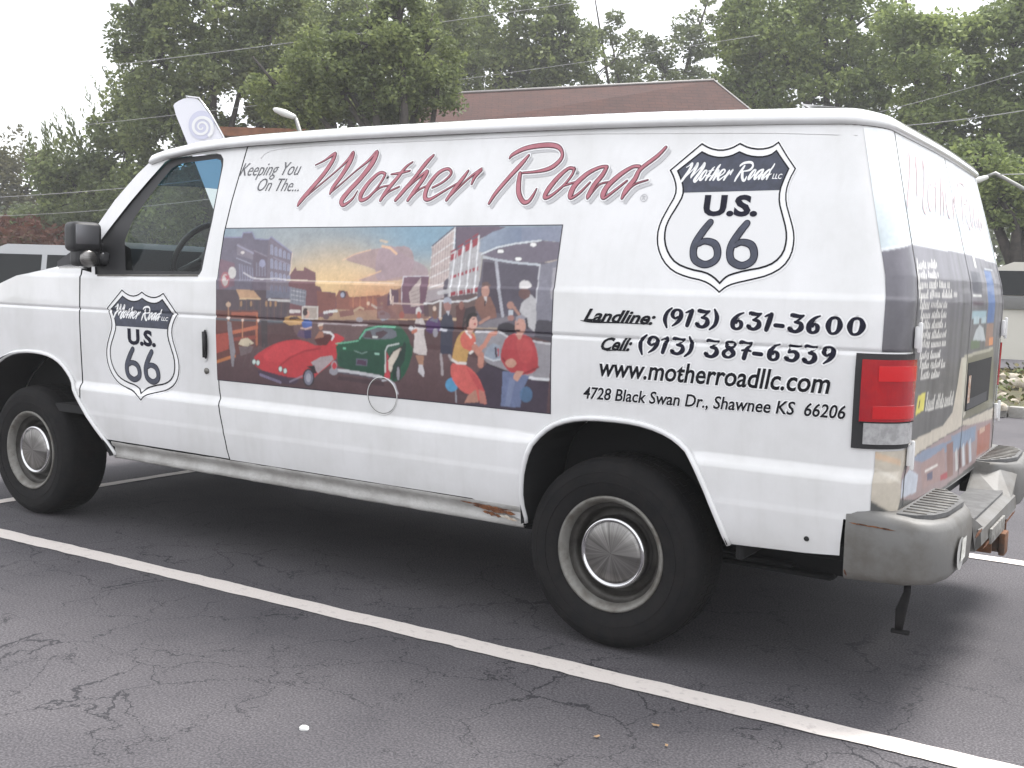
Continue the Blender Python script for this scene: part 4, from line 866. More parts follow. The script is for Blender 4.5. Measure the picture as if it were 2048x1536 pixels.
# barman, man in brown
mu.poly(B_([(1035, 700), (1050, 640), (1120, 570), (1160, 610), (1165, 760), (1150, 860), (1080, 800), (1060, 740)]), (190, 188, 190)); mu.ell(b1(1072, 565), 12, 11, (112, 78, 76)); mu.poly(B_([(1025, 525), (1035, 475), (1080, 460), (1120, 480), (1128, 520), (1080, 528)]), (218, 214, 212), 1, 1); mu.line(B_([(950, 660), (990, 670), (1030, 725)]), .012, (176, 128, 112)); mu.ell(b1(965, 655), 7, 8, (176, 128, 112)); mu.poly(B_([(948, 690), (985, 690), (985, 760), (948, 760)]), (190, 196, 206)); mu.ell(b1(968, 752), 7, 6, (170, 118, 110))
mu.poly(B_([(690, 660), (700, 610), (750, 575), (810, 590), (850, 680), (860, 750), (820, 760), (740, 760)]), (138, 92, 78)); mu.ell(b1(772, 545), 8, 13, (196, 142, 124)); mu.poly(B_([(742, 520), (750, 480), (790, 475), (812, 500), (800, 530), (790, 505), (760, 512)]), (104, 72, 66)); mu.poly(B_([(760, 590), (785, 590), (778, 650)]), (206, 200, 200)); mu.line(B_([(730, 790), (800, 748)]), .012, (190, 136, 116)); mu.line(B_([(772, 625), (768, 655)]), .006, (60, 40, 48))
# purple car, walkers
mu.poly(B_([(310, 790), (350, 745), (410, 740), (430, 800), (420, 870), (320, 870)]), (84, 48, 104), 1, 1); mu.poly(B_([(340, 770), (370, 750), (410, 755), (405, 790)]), (110, 110, 130)); mu.ell(b1(388, 865), 5, 9, (150, 146, 156))
mu.poly(B_([(545, 660), (600, 640), (625, 700), (600, 840), (560, 840), (548, 760)]), (96, 54, 52)); mu.ell(b1(588, 655), 5, 9, (150, 96, 84)); mu.ell(b1(382, 680), 3.5, 5, (216, 190, 170)); mu.poly(B_([(365, 700), (400, 700), (400, 760), (370, 760)]), (126, 84, 66)); mu.ell(b1(130, 730), 5, 7, (170, 84, 70))
mu.poly(B_([(600, 760), (620, 680), (690, 660), (700, 700), (640, 760), (600, 840)]), (48, 38, 46), .9)
mu.poly(B_([(425, 1030), (430, 880), (425, 800), (445, 735), (480, 710), (515, 735), (530, 800), (520, 880), (520, 1030)]), (58, 60, 80)); mu.ell(b1(482, 655), 7.5, 13, (170, 120, 112)); mu.poly(B_([(450, 640), (455, 600), (485, 590), (512, 610), (512, 650), (485, 630)]), (172, 176, 190)); mu.poly(B_([(470, 700), (500, 695), (490, 735)]), (196, 196, 206)); mu.line(B_([(430, 840), (470, 850)]), .010, (196, 196, 206)); mu.line(B_([(430, 1035), (438, 1110), (442, 1185)]), .012, (168, 158, 160)); mu.line(B_([(495, 1040), (510, 1070)]), .012, (168, 158, 160))
mu.poly(B_([(228, 820), (240, 760), (290, 755), (310, 800), (300, 870), (325, 1000), (318, 1040), (265, 1035), (220, 1015), (228, 900)]), (208, 196, 192)); mu.line(B_([(235, 805), (305, 815)]), .012, (96, 70, 80)); mu.line(B_([(232, 820), (303, 830)]), .004, (150, 140, 150)); mu.poly(B_([(238, 720), (240, 680), (262, 665), (285, 700), (270, 730), (255, 725)]), (214, 208, 206)); mu.ell(b1(262, 730), 4, 7, (196, 90, 70)); mu.line(B_([(215, 860), (240, 850)]), .014, (196, 110, 84)); mu.ell(b1(203, 832), 5, 5, (206, 206, 210)); mu.poly(B_([(235, 1040), (300, 1040), (296, 1120), (265, 1120)]), (176, 128, 100)); mu.poly(B_([(262, 1110), (290, 1110), (305, 1170), (298, 1208), (255, 1165)]), (205, 200, 204))
# seated woman
mu.ell(b1(515, 1265), 13, 14, (70, 150, 196)); mu.line(B_([(545, 1310), (548, 1400)]), .006, (150, 150, 160))
mu.poly(B_([(505, 1100), (560, 1100), (640, 1120), (720, 1200), (770, 1330), (785, 1420), (720, 1400), (695, 1320), (640, 1345), (560, 1290), (505, 1200)]), (216, 86, 78), 1, 1); mu.poly(B_([(620, 1130), (700, 1190), (770, 1320), (740, 1340), (680, 1240)]), (196, 62, 66), .8); mu.poly(B_([(640, 1345), (700, 1300), (720, 1400), (610, 1405)]), (186, 130, 108)); mu.poly(B_([(720, 1300), (765, 1320), (785, 1415), (730, 1405)]), (190, 120, 104))
mu.poly(B_([(515, 1080), (530, 980), (560, 890), (620, 840), (690, 860), (705, 940), (640, 1010), (630, 1100), (560, 1110)]), (206, 158, 80), 1, 1); mu.poly(B_([(575, 900), (620, 850), (680, 870), (705, 930), (680, 1025), (640, 1000), (590, 980)]), (218, 96, 76), 1, 1); mu.line(B_([(518, 1075), (560, 1100), (620, 1100)]), .010, (226, 218, 210)); mu.line(B_([(655, 1022), (685, 1000), (692, 950)]), .010, (228, 222, 216)); mu.poly(B_([(610, 840), (640, 850), (670, 900), (690, 880), (660, 915), (625, 870)]), (228, 220, 214))
mu.line(B_([(690, 980), (740, 1040), (735, 1110)]), .028, (196, 128, 108)); mu.line(B_([(710, 1010), (765, 960), (810, 880), (850, 868)]), .018, (206, 134, 112)); mu.ell(b1(672, 790), 10.5, 15, (222, 168, 150)); mu.line(B_([(650, 840), (655, 860)]), .02, (206, 150, 130)); mu.poly(B_([(625, 830), (622, 770), (645, 720), (690, 708), (715, 725), (700, 745), (670, 745), (650, 770), (645, 820)]), (34, 24, 28)); mu.ell(b1(692, 800), 2, 2, (190, 40, 50)); mu.line(B_([(672, 762), (690, 758)]), .003, (40, 30, 34)); mu.ell(b1(735, 1080), 5, 8, (206, 140, 118))
# napkin holder, man in red sweater
mu.poly(B_([(790, 980), (830, 945), (880, 965), (890, 1070), (830, 1085), (760, 1040)]), (150, 160, 176)); mu.line(B_([(850, 985), (856, 1050)]), .008, (70, 50, 66)); mu.line(B_([(870, 990), (872, 1040)]), .006, (190, 60, 70)); mu.line(B_([(765, 1050), (830, 1080), (890, 1070)]), .006, (205, 210, 216))
mu.poly(B_([(905, 1160), (1000, 1170), (1110, 1200), (1060, 1300), (1040, 1440), (890, 1430), (900, 1280)]), (104, 118, 156)); mu.poly(B_([(960, 1200), (1000, 1240), (960, 1430), (920, 1430)]), (124, 136, 170), .8); mu.ell(b1(1085, 1340), 13, 16, (74, 118, 158), .8)
mu.poly(B_([(900, 980), (930, 900), (1010, 865), (1110, 890), (1160, 960), (1185, 1110), (1150, 1170), (1080, 1190), (1020, 1180), (950, 1165), (900, 1090), (885, 1060)]), (186, 48, 56), 1, 1); mu.poly(B_([(1000, 900), (1090, 900), (1140, 980), (1120, 1100), (1040, 1100)]), (202, 66, 66), .6, 1); mu.line(B_([(905, 1060), (940, 1110)]), .005, (130, 26, 40)); mu.line(B_([(1070, 1180), (1180, 1130)]), .006, (140, 30, 44))
mu.ell(b1(1040, 810), 11, 19, (206, 150, 132)); mu.poly(B_([(1010, 790), (1005, 745), (1050, 725), (1095, 750), (1098, 800), (1080, 800), (1070, 765), (1030, 755)]), (150, 146, 156)); mu.line(B_([(1085, 760), (1096, 830)]), .010, (60, 54, 64)); mu.line(B_([(1005, 850), (1035, 848)]), .007, (60, 44, 48)); mu.line(B_([(1012, 800), (1026, 798)]), .004, (60, 44, 48)); mu.poly(B_([(1005, 870), (1060, 880), (1040, 920), (1025, 915)]), (196, 138, 120)); mu.ell(b1(968, 1100), 11, 9, (206, 150, 126)); mu.poly(B_([(985, 1200), (1010, 1160), (1070, 1160), (1040, 1210), (1020, 1240), (990, 1225)]), (206, 150, 128))
for _ in range(2): mu.c[1:-1, 1:-1] = (mu.c[1:-1, 1:-1]*2.5+mu.c[:-2, 1:-1]+mu.c[2:, 1:-1]+mu.c[1:-1, :-2]+mu.c[1:-1, 2:])/6.5
lum = mu.c.mean(2, keepdims=True); mu.c = lum+(mu.c-lum)*.84
mu.c *= .88; mu.mottle(.05, 11); mu.mottle(.03, 4)
bw = .0042
bord = (mu.Z > mu.zs[-1]-bw) | (mu.X > mu.xs[-1]-bw*.8) | (mu.Z < mu.zs[0]+bw*1.2)
mu.c[bord] = lin((52, 48, 58))
mural = mu.build('mural', van, .0012, lambda s, z, o: S(s, z, o)); tag(mural, 'printed street scene with red convertible, green sedan and diner')

# ---- rear print
RZ0, RZ1 = .604, 1.822
rp = Print(.905, 2*SM-.905, RZ0, RZ1, .0042, rear_sz)
rng_all = [(0, 0)]
top_m = rp.Z > 1.4
rp.c[:] = lin((116, 114, 120))
def zline(s): # boundary between pale sky and the grey dusk
    return np.interp(s, [.9, SA, SM, 2*SM-.9], [1.435, 1.462, 1.468, 1.455])
m_ = rp.Z > zline(rp.X); t = np.clip((rp.Z-1.45)/.35, 0, 1)[..., None]
rp.fill(m_, np.array(lin((196, 207, 211)))*(1-t)+np.array(lin((236, 239, 241)))*t)
m_ = ~m_
rp.fill(m_, np.array(lin((84, 84, 82)))*(1-np.clip((rp.Z-.8)/.6, 0, 1)[..., None])+np.array(lin((108, 106, 114)))*np.clip((rp.Z-.8)/.6, 0, 1)[..., None])
st_ = np.interp(rp.xs, np.linspace(rp.xs[0], rp.xs[-1], 60), RNG.normal(size=60))
rp.c[m_] *= (1+.13*np.broadcast_to(st_[None, :], rp.X.shape)[m_])[:, None]
rp.fill((np.abs(rp.Z-zline(rp.X)) < .005), (222, 226, 228), .9)
def R2(pts, c, a=1.0, sm=0): rp.fill(rp.mask(smooth_poly(pts, sm) if sm else pts), c, a)
RZ = lambda l: [rear_sz(*q) for q in l]
R2(RZ([(1735, 893), (1800, 893), (1822, 888), (1850, 870), (1885, 852), (1903, 825), (1913, 770), (1921, 716), (1936, 712), (1928, 770), (1924, 842), (1992, 815), (1992, 850), (1925, 850), (1885, 874), (1842, 905), (1812, 935), (1802, 1000), (1790, 1030), (1735, 1030)]), (188, 180, 166))
R2(RZ([(1735, 925), (1800, 915), (1800, 926), (1735, 940)]), (204, 176, 148), .8)
R2(RZ([(1735, 957), (1800, 957), (1800, 966), (1735, 964)]), (204, 198, 186), .8)
R2(RZ([(1802, 1004), (1806, 950), (1826, 922), (1846, 904), (1888, 874), (1926, 852), (1990, 838), (1986, 900), (1935, 935), (1850, 1000)]), (150, 132, 132))
R2(RZ([(1828, 920), (1850, 902), (1900, 880), (1948, 858), (1946, 872), (1900, 900), (1846, 925)]), (124, 136, 156)); R2(RZ([(1900, 872), (1952, 850), (1950, 880), (1905, 905)]), (120, 138, 160), .9)
R2(RZ([(1806, 965), (1826, 938), (1840, 950), (1836, 985), (1808, 998)]), (180, 186, 196)); R2(RZ([(1845, 930), (1888, 895), (1890, 955), (1848, 978)]), (154, 130, 126)); R2(RZ([(1852, 940), (1876, 928), (1876, 932), (1852, 945)]), (216, 212, 206)); R2(RZ([(1856, 948), (1866, 943), (1866, 958), (1856, 962)]), (92, 92, 112))
R2(RZ([(1880, 950), (1894, 942), (1894, 955), (1880, 962)]), (160, 74, 80)); R2(RZ([(1892, 888), (1904, 882), (1904, 950), (1893, 956)]), (132, 100, 92))
for i in range(5): R2(RZ([(1908+i*7, 905-i*5), (1912+i*7, 895-i*5), (1914+i*7, 938-i*4), (1909+i*7, 942-i*4)]), [(186, 186, 184), (104, 76, 74), (192, 196, 200), (128, 98, 90), (180, 186, 194)][i])
R2(RZ([(1955, 862), (1984, 845), (1982, 898), (1953, 912)]), (156, 100, 86)); R2(RZ([(1960, 858), (1972, 852), (1972, 862), (1960, 868)]), (190, 160, 140))
# right hand door pictures
def q_(u0, v0, u1, v1): a = rear_sz(u0, v0); b = rear_sz(u1, v1); return [(a[0], a[1]), (b[0], a[1]), (b[0], b[1]), (a[0], b[1])]
for (u0, v0, u1, v1), c in (((1938, 541, 1964, 590), (66, 66, 80)), ((1968, 540, 1990, 645), (74, 104, 156)), ((1940, 536, 1966, 541), (226, 228, 228)), ((1969, 536, 1988, 541), (206, 212, 218)), ((1944, 588, 1962, 594), (206, 206, 204)), ((1943, 622, 1972, 636), (150, 176, 186)), ((1946, 634, 1956, 648), (168, 186, 192)), ((1962, 634, 1972, 646), (168, 186, 192)), ((1944, 603, 1966, 612), (86, 72, 84)), ((1945, 505, 1948, 536), (206, 204, 200)), ((1974, 648, 1986, 690), (142, 112, 100)), ((1980, 676, 1988, 690), (204, 132, 84)), ((1940, 682, 1958, 696), (92, 108, 84))):
    R2(q_(u0, v0, u1, v1), c)
R2([rear_sz(*q) for q in [(1944, 680), (1950, 660), (1958, 649), (1966, 656), (1971, 682)]], (176, 182, 186))
# plate recess: painted frame, then a flat dark patch drawn as its inner shade
R2(RZ([(1926, 712), (1990, 694), (1990, 812), (1921, 840)]), (112, 110, 92)); R2(RZ([(1923, 716), (1934, 712), (1929, 828), (1921, 840)]), (190, 186, 172)); R2(RZ([(1926, 710), (1988, 694), (1988, 700), (1928, 716)]), (170, 166, 150))
# rows of small white lettering too small to read
Z_ = lambda x, y: (1700+x/3.66, 480+y/3.66)
rr = random.Random(5)
def words(p, q, h, c, a=.95):
    s0, z0 = rear_sz(*p); s1, z1 = rear_sz(*q); s = s0; first = True
    while s < s1:
        w = rr.uniform(.10, .17) if not first else .12; e = min(s+w, s1); k = s
        while k < e-.004:
            zc = z0+(z1-z0)*(k-s0)/(s1-s0); hh = h*(1.25 if first else rr.choice([.62, .7, .62, 1.0])); sl = .3*h
            R2([(k, zc-h*.32), (k+.011, zc-h*.32), (k+.011+sl, zc-h*.32+hh), (k+sl, zc-h*.32+hh)], c, a)
            R2([(k, zc-h*.32), (k+.02, zc-h*.32), (k+.022, zc-h*.2), (k, zc-h*.2)], c, a*.7); k += .021; first = False
        s = e+.024
for x0, x1, y in ((515, 645, 185), (520, 650, 258), (525, 730, 330), (530, 780, 402), (535, 710, 478), (540, 710, 550), (540, 705, 622), (540, 700, 697), (535, 700, 765), (530, 665, 850), (530, 695, 920), (535, 660, 995)):
    dy = -8 if y > 700 else 0
    words(Z_(x0, y+6), Z_(x1, y+dy), .028, (222, 220, 216))
words(Z_(565, 1222), Z_(752, 1172), .05, (214, 212, 206)); a, b = rear_sz(*Z_(508, 1135)), rear_sz(*Z_(556, 1265)); R2([(a[0], b[1]), (b[0]-.01, b[1]+.01), (b[0], a[1]), (a[0]+.02, a[1]-.004)], (206, 196, 96)); R2([(a[0]+.03, b[1]+.02), (a[0]+.045, b[1]+.02), (a[0]+.055, a[1]-.02), (a[0]+.04, a[1]-.02)], (60, 56, 40))
words((1816, 418), (1966, 452), .034, (150, 158, 168), .8); words((1864, 445), (1948, 466), .032, (150, 158, 168), .8); words((1896, 480), (1934, 488), .03, (196, 160, 166), .7); words((1812, 312), (1880, 335), .05, (226, 228, 230), .7); words((1967, 494), (1976, 497), .05, (150, 158, 166), .8)
for _ in range(1): rp.c[1:-1, 1:-1] = (rp.c[1:-1, 1:-1]*2+rp.c[:-2, 1:-1]+rp.c[2:, 1:-1]+rp.c[1:-1, :-2]+rp.c[1:-1, 2:])/6
rp.mottle(.05, 7)
# leave out seams, lamp and lip
rp.keep &= ~((rp.X < 1.054) & (rp.Z > .822) & (rp.Z < 1.123)); rp.keep &= ~((rp.X > 2*SM-1.054) & (rp.Z > .822) & (rp.Z < 1.123))
for c0, w in ((1.058, .0055), (2*SM-1.058, .0055), (SM, .005)): rp.keep &= np.abs(rp.X-c0) > w
rec_m = (rp.X > SM+.10) & (rp.X < SM+.50) & (rp.Z > .815) & (rp.Z < 1.055)
rp.build('rear_print', van, .0015, RS)
ra, rb = rear_sz(1934, 726), rear_sz(1978, 800); rec_s0, rec_s1, rec_z0, rec_z1 = ra[0], rb[0], rb[1], ra[1]; pass
rq = sgrid('plate_recess_shade', rec_s0, rec_s1, rec_z0, rec_z1, .003, M['dark']); sgrid('license_plate', rec_s0+.02, rec_s0+.07, rec_z0+.03, rec_z1-.05, .006, mat('plate_orange', (.30, .12, .05), .5, noise=((.5, .45, .4), 60, .4, .6)), rq); sgrid('recess_ledge', rec_s0+.02, rec_s1-.08, rec_z0+.004, rec_z0+.045, .0055, M['grey_in'], rq)  # flat dark sheet carries the shade inside the recess

# ------------------------------------------------------------------ lettering
def catmull(pts, n=6):
    out = []; K = len(pts)
    if K < 3: 
        for i in range(9): t = i/8; out.append(tuple(a+(b-a)*t for a, b in zip(pts[0], pts[1])))
        return out
    for i in range(K-1):
        p0, p1, p2, p3 = pts[max(i-1, 0)], pts[i], pts[i+1], pts[min(i+2, K-1)]
        for j in range(n):
            t = j/n; out.append(tuple(.5*((2*b)+(-a+c)*t+(2*a-5*b+4*c-d)*t*t+(-a+3*b-3*c+d)*t**3) for a, b, c, d in zip(p0, p1, p2, p3)))
    out.append(pts[-1]); return out
def strokes_obj(name, strokes, material, parent, place, grow=0.0, off=.0015, shift=(0, 0), layer=.00004):
    V, Fc = [], []
    for si, st in enumerate(strokes):
        c = catmull(st); o = off+si*layer; c = [(x+shift[0], z+shift[1], max(.0006, w/2+grow)) for x, z, w in c]; k0 = len(V)
        for i, (x, z, w) in enumerate(c):
            a = c[max(0, i-1)]; b = c[min(len(c)-1, i+1)]; dx, dz = b[0]-a[0], b[1]-a[1]; L = math.hypot(dx, dz) or 1; nx, nz = -dz/L, dx/L
            V += [place(x+nx*w, z+nz*w, o), place(x, z, o), place(x-nx*w, z-nz*w, o)]
            if i: k = k0+3*i; Fc += [(k-3, k-2, k+1, k), (k-2, k-1, k+2, k+1)]
        for (x, z, w) in (c[0], c[-1]):
            k = len(V); V += [place(x+w*.98*math.cos(t), z+w*.98*math.sin(t), o+.00002) for t in np.linspace(0, 2*PI, 12, endpoint=False)]; Fc.append(tuple(range(k, k+12)))
    return obj(name, V, Fc, material, parent)
def c1(st): 
    o = []
    for x, y, w in st: s, z = side_sz(460+x/4.655, 260+y/4.655); o.append((s, z, w/4.655/470))
    return o
def c2(st):
    o = []
    for x, y, w in st: s, z = side_sz(900+x/4.452, 260+y/4.452); o.append((s, z, w/4.452/525))
    return o
def c3(st):
    o = []
    for x, y, w in st: s, z = side_sz(300+x/2.926, 140+y/2.926); o.append((s, z, w/2.926/490))
    return o
MOTHER = [c1(q) for q in [
 [(800, 328, 4), (880, 288, 10), (950, 240, 24), (985, 222, 24), (958, 290, 40), (870, 420, 42), (740, 570, 40), (660, 665, 38), (635, 705, 16)],
 [(650, 690, 10), (720, 615, 8), (880, 480, 8), (1010, 370, 10), (1100, 280, 22), (1150, 212, 28), (1125, 290, 46), (1040, 430, 40), (960, 540, 34), (935, 595, 14)],
 [(940, 585, 10), (1030, 510, 8), (1180, 380, 8), (1290, 290, 20), (1372, 205, 30), (1335, 300, 50), (1230, 440, 44), (1110, 570, 44), (1045, 655, 48), (1055, 700, 30), (1100, 680, 20), (1150, 635, 12), (1190, 570, 3)],
 [(1450, 410, 18), (1415, 398, 20), (1370, 420, 26), (1290, 500, 36), (1225, 600, 42), (1225, 655, 30), (1290, 630, 22), (1370, 545, 14), (1430, 455, 18), (1450, 410, 16)], [(1300, 620, 12), (1400, 540, 9), (1480, 520, 8)],
 [(1705, 300, 5), (1640, 350, 20), (1560, 450, 30), (1460, 570, 34), (1405, 655, 24)], [(1410, 650, 8), (1480, 580, 9), (1580, 530, 8)], [(1505, 415, 6), (1590, 402, 16), (1680, 382, 8)],
 [(1900, 237, 14), (1830, 310, 34), (1720, 450, 30), (1610, 580, 34), (1545, 655, 24)], [(1560, 640, 8), (1680, 520, 9), (1790, 420, 18), (1842, 388, 26), (1800, 460, 36), (1720, 570, 34), (1660, 655, 24)], [(1675, 640, 8), (1760, 560, 9), (1850, 518, 8)]]]
MOTHER += [c3(q) for q in [
 [(1655, 690, 6), (1720, 655, 8), (1765, 608, 12), (1745, 580, 12), (1690, 605, 18), (1630, 680, 24), (1612, 745, 24), (1640, 758, 14), (1720, 712, 7), (1800, 665, 5)],
 [(1865, 592, 8), (1830, 640, 20), (1775, 710, 20), (1738, 762, 14)], [(1745, 755, 5), (1810, 690, 6), (1880, 625, 8), (1944, 582, 14), (1905, 625, 16), (1885, 668, 8)]]]
ROAD = [c2(q) for q in [
 [(705, 228, 14), (640, 305, 34), (520, 435, 32), (410, 565, 30), (352, 655, 18)],
 [(535, 255, 8), (565, 220, 26), (680, 165, 34), (850, 138, 38), (960, 150, 34), (1003, 205, 22), (985, 270, 30), (900, 340, 32), (780, 372, 18), (650, 384, 10)],
 [(628, 390, 30), (615, 480, 40), (618, 570, 40), (655, 640, 34), (700, 640, 28), (740, 590, 20), (775, 525, 4)],
 [(1112, 350, 20), (1060, 345, 22), (970, 420, 34), (880, 530, 40), (848, 600, 32), (900, 590, 20), (1010, 500, 14), (1085, 410, 16), (1112, 350, 16)], [(1010, 500, 12), (1090, 475, 9), (1140, 460, 6)],
 [(1400, 330, 22), (1340, 335, 20), (1230, 390, 32), (1120, 490, 40), (1078, 575, 44), (1085, 608, 20), (1160, 560, 15), (1250, 470, 8)], [(1400, 335, 26), (1360, 405, 34), (1290, 490, 36), (1238, 585, 34), (1228, 610, 14)], [(1240, 600, 6), (1330, 492, 8), (1420, 465, 6)],
 [(1690, 328, 22), (1630, 332, 22), (1520, 400, 34), (1410, 500, 40), (1368, 575, 44), (1378, 608, 20), (1460, 550, 15), (1580, 455, 8)], [(1925, 158, 18), (1850, 235, 26), (1700, 352, 28), (1650, 440, 36), (1570, 540, 36), (1535, 610, 16)], [(1560, 580, 8), (1640, 492, 9), (1765, 448, 4)]]]
PS = lambda s, z, o: S(s, z, o)
HEAD = MOTHER+ROAD
lt = strokes_obj('mother_road_lettering', HEAD, M['pink'], van, PS, -.0006, .0040)
strokes_obj('outline', HEAD, M['maroon'], lt, PS, .0026, .0028)
strokes_obj('white_edge', HEAD, M['white_ink'], lt, PS, .0075, .0018, layer=.00003)
strokes_obj('drop_shadow', HEAD, M['shade'], lt, PS, .0035, .0008, (.014, -.014), layer=.00003)
# registered mark
cx_, cz_ = side_sz(1288, 396); ringp = [(cx_+.0125*math.cos(t), cz_+.0125*math.sin(t), .0028) for t in np.linspace(0, 2*PI, 17)]
strokes_obj('registered_mark', [ringp, [(cx_-.004, cz_-.006, .003), (cx_-.004, cz_+.007, .003)], [(cx_-.004, cz_+.007, .003), (cx_+.004, cz_+.005, .003), (cx_-.003, cz_+.001, .003)], [(cx_-.001, cz_, .003), (cx_+.005, cz_-.006, .003)]], M['shade'], lt, PS)
# general sans text
def text_obj(name, body, p0, p1, hpx_m, material, parent, shear=.25, bold=0.0, off=.0016, dz=0, place=PS, conv=side_sz, sz=None, zs=1.0):
    s0, z0 = conv(*p0) if sz is None else sz[0]; s1, z1 = conv(*p1) if sz is None else sz[1]
    cu = bpy.data.curves.new('t', 'FONT'); cu.body = body; cu.size = 1; cu.shear = shear; cu.offset = bold; cu.resolution_u = 3
    o = bpy.data.objects.new('t', cu); C.objects.link(o); bpy.context.view_layer.update(); dg = bpy.context.evaluated_depsgraph_get()
    me = bpy.data.meshes.new_from_object(o.evaluated_get(dg)); bpy.data.objects.remove(o); bpy.data.curves.remove(cu)
    xs_ = [v.co.x for v in me.vertices]; a, b = min(xs_), max(xs_); kx = (s1-s0)/(b-a); ky = hpx_m/.72
    bm = bmesh.new(); bm.from_mesh(me)
    for v in bm.verts: t = (v.co.x-a)/(b-a); v.co = Vector((s0+(v.co.x-a)*kx, z0+(z1-z0)*t+v.co.y*ky, 0))
    zl = min(v.co.y for v in bm.verts); zh = max(v.co.y for v in bm.verts)
    for k in KN:
        if zl < k < zh: bmesh.ops.bisect_plane(bm, geom=bm.verts[:]+bm.edges[:]+bm.faces[:], plane_co=(0, k, 0), plane_no=(0, 1, 0))
    for v in bm.verts: v.co = place(v.co.x, v.co.y, off)
    bm.to_mesh(me); bm.free(); me.name = name; me.materials.clear(); me.materials.append(material); oo = bpy.data.objects.new(name, me); C.objects.link(oo); oo.parent = parent; return oo
def tx(name, body, p0, p1, h, **k):
    o = text_obj(name, body, p0, p1, h, M['black_ink'], van, off=.0022, **k); b = k.pop('bold', 0)
    text_obj('white_edge', body, p0, p1, h, M['white_ink'], o, off=.0012, bold=b+.045, **k); return o
tx('web_address', 'www.motherroadllc.com', (1199, 751), (1659, 787), .066, shear=.2, bold=.018)
tx('street_address', '4728 Black Swan Dr., Shawnee KS', (1167, 796), (1590, 829.5), .043, shear=.2, bold=.016)
tx('postal_code', '66206', (1608, 831), (1690, 838), .043, shear=.2, bold=.016)
# script captions
SC = M['ink']
def caption(name, words_, p0, p1, h, shear, parent=van, bold=0.0, m=None):
    return text_obj(name, words_, p0, p1, h, m or M['black_ink'], parent, shear=shear, bold=bold, off=.0018)
caption('slogan', 'Keeping You', (479, 352), (600, 350), .062, .48, bold=-.008, m=mat('vinyl_charcoal', (.09, .09, .10), .4)); caption('slogan', 'On The...', (514, 382), (597, 383), .060, .48, bold=-.008, m=mat('vinyl_charcoal', (.09, .09, .10), .4))
def D_(x, y): return (1120+x/3.2, 590+y/3.2)
lnd = caption('landline_caption', 'Landline:', D_(150, 163), D_(612, 190), .044, .45, bold=.03)
strokes_obj('swash', [[(*side_sz(*D_(133, 162)), .002), (*side_sz(*D_(200, 172)), .006), (*side_sz(*D_(380, 178)), .004), (*side_sz(*D_(580, 188)), .002)]], M['black_ink'], lnd, PS, off=.0020)
cll = caption('cell_caption', 'Cell:', D_(262, 350), D_(462, 357), .044, .45, bold=.03)
strokes_obj('swash', [[(*side_sz(*D_(300, 355)), .004), (*side_sz(*D_(370, 352)), .004), (*side_sz(*D_(432, 357)), .002)]], M['black_ink'], cll, PS, off=.0020)
G = {'0': [[(.62, .04, .09), (.36, .14, .14), (.2, .5, .24), (.26, .85, .14), (.42, .96, .09), (.68, .86, .14), (.86, .5, .24), (.8, .15, .14), (.62, .04, .09)]],
 '1': [[(.2, .20, .04), (.5, .10, .10), (.82, .02, .10)], [(.80, .04, .20), (.55, .5, .24), (.3, .96, .20)]],
 '3': [[(.22, .10, .06), (.3, .05, .18), (.7, .08, .14), (.98, .02, .06)], [(.95, .05, .07), (.5, .42, .08)], [(.46, .42, .10), (.78, .48, .16), (.8, .74, .24), (.5, .95, .14), (.18, .90, .16)], [(.10, .80, .16), (.2, .86, .20)]],
 '5': [[(.38, .06, .16), (.75, .08, .14), (1.0, .02, .06)], [(.42, .06, .09), (.28, .46, .08)], [(.28, .46, .08), (.6, .40, .14), (.78, .62, .24), (.55, .93, .15), (.18, .90, .15)], [(.10, .80, .15), (.2, .86, .20)]],
 '6': [[(.96, .02, .04), (.6, .18, .12), (.28, .52, .24), (.24, .84, .20), (.46, .96, .10), (.74, .84, .16), (.78, .6, .18), (.6, .48, .08), (.46, .6, .12)]],
 '7': [[(.15, .14, .05), (.25, .05, .18), (.65, .09, .14), (.98, .02, .06)], [(.94, .06, .10), (.6, .5, .20), (.42, .98, .22)], [(.28, .54, .06), (.6, .50, .08), (.9, .54, .06)]],
 '8': [[(.7, .05, .09), (.42, .12, .16), (.4, .34, .20), (.66, .52, .20), (.78, .74, .20), (.5, .95, .10), (.22, .88, .16), (.2, .68, .18), (.45, .5, .10), (.8, .32, .12), (.86, .12, .12), (.7, .05, .09)]],
 '9': [[(.62, .46, .10), (.4, .54, .09), (.24, .36, .20), (.36, .12, .16), (.62, .03, .09), (.82, .14, .18), (.82, .42, .24), (.6, .74, .16), (.22, 1.0, .04)]],
 '(': [[(.95, .0, .05), (.45, .26, .14), (.22, .62, .18), (.4, 1.0, .06)]], ')': [[(.6, .0, .06), (.82, .36, .18), (.6, .74, .14), (.05, 1.0, .05)]], '-': [[(.05, .5, .55), (.95, .5, .55)]]}
def digits(name, items):
  hold = empty(name); hold.parent = van
  for ch_i in items:
    st = []
    for ch, x0, x1, y0, y1 in [ch_i]:
        for g_ in G[ch]:
            q = []
            for x, y, w in g_:
                s, z = side_sz(*D_(x0+(x1-x0)*x, y0+(y1-y0)*y+(x-.5)*(4 if ch != '-' else 3)*2)); hh = (y1-y0)/3.2/560; q.append((s, z, w*hh if ch != '-' else .011))
            st.append(q)
    o = strokes_obj('character', st, SC, hold, PS, .0012, .0030); strokes_obj('character_edge', st, M['white_ink'], hold, PS, .0068, .0012+.00008*(len(hold.children)%7), layer=.00002)
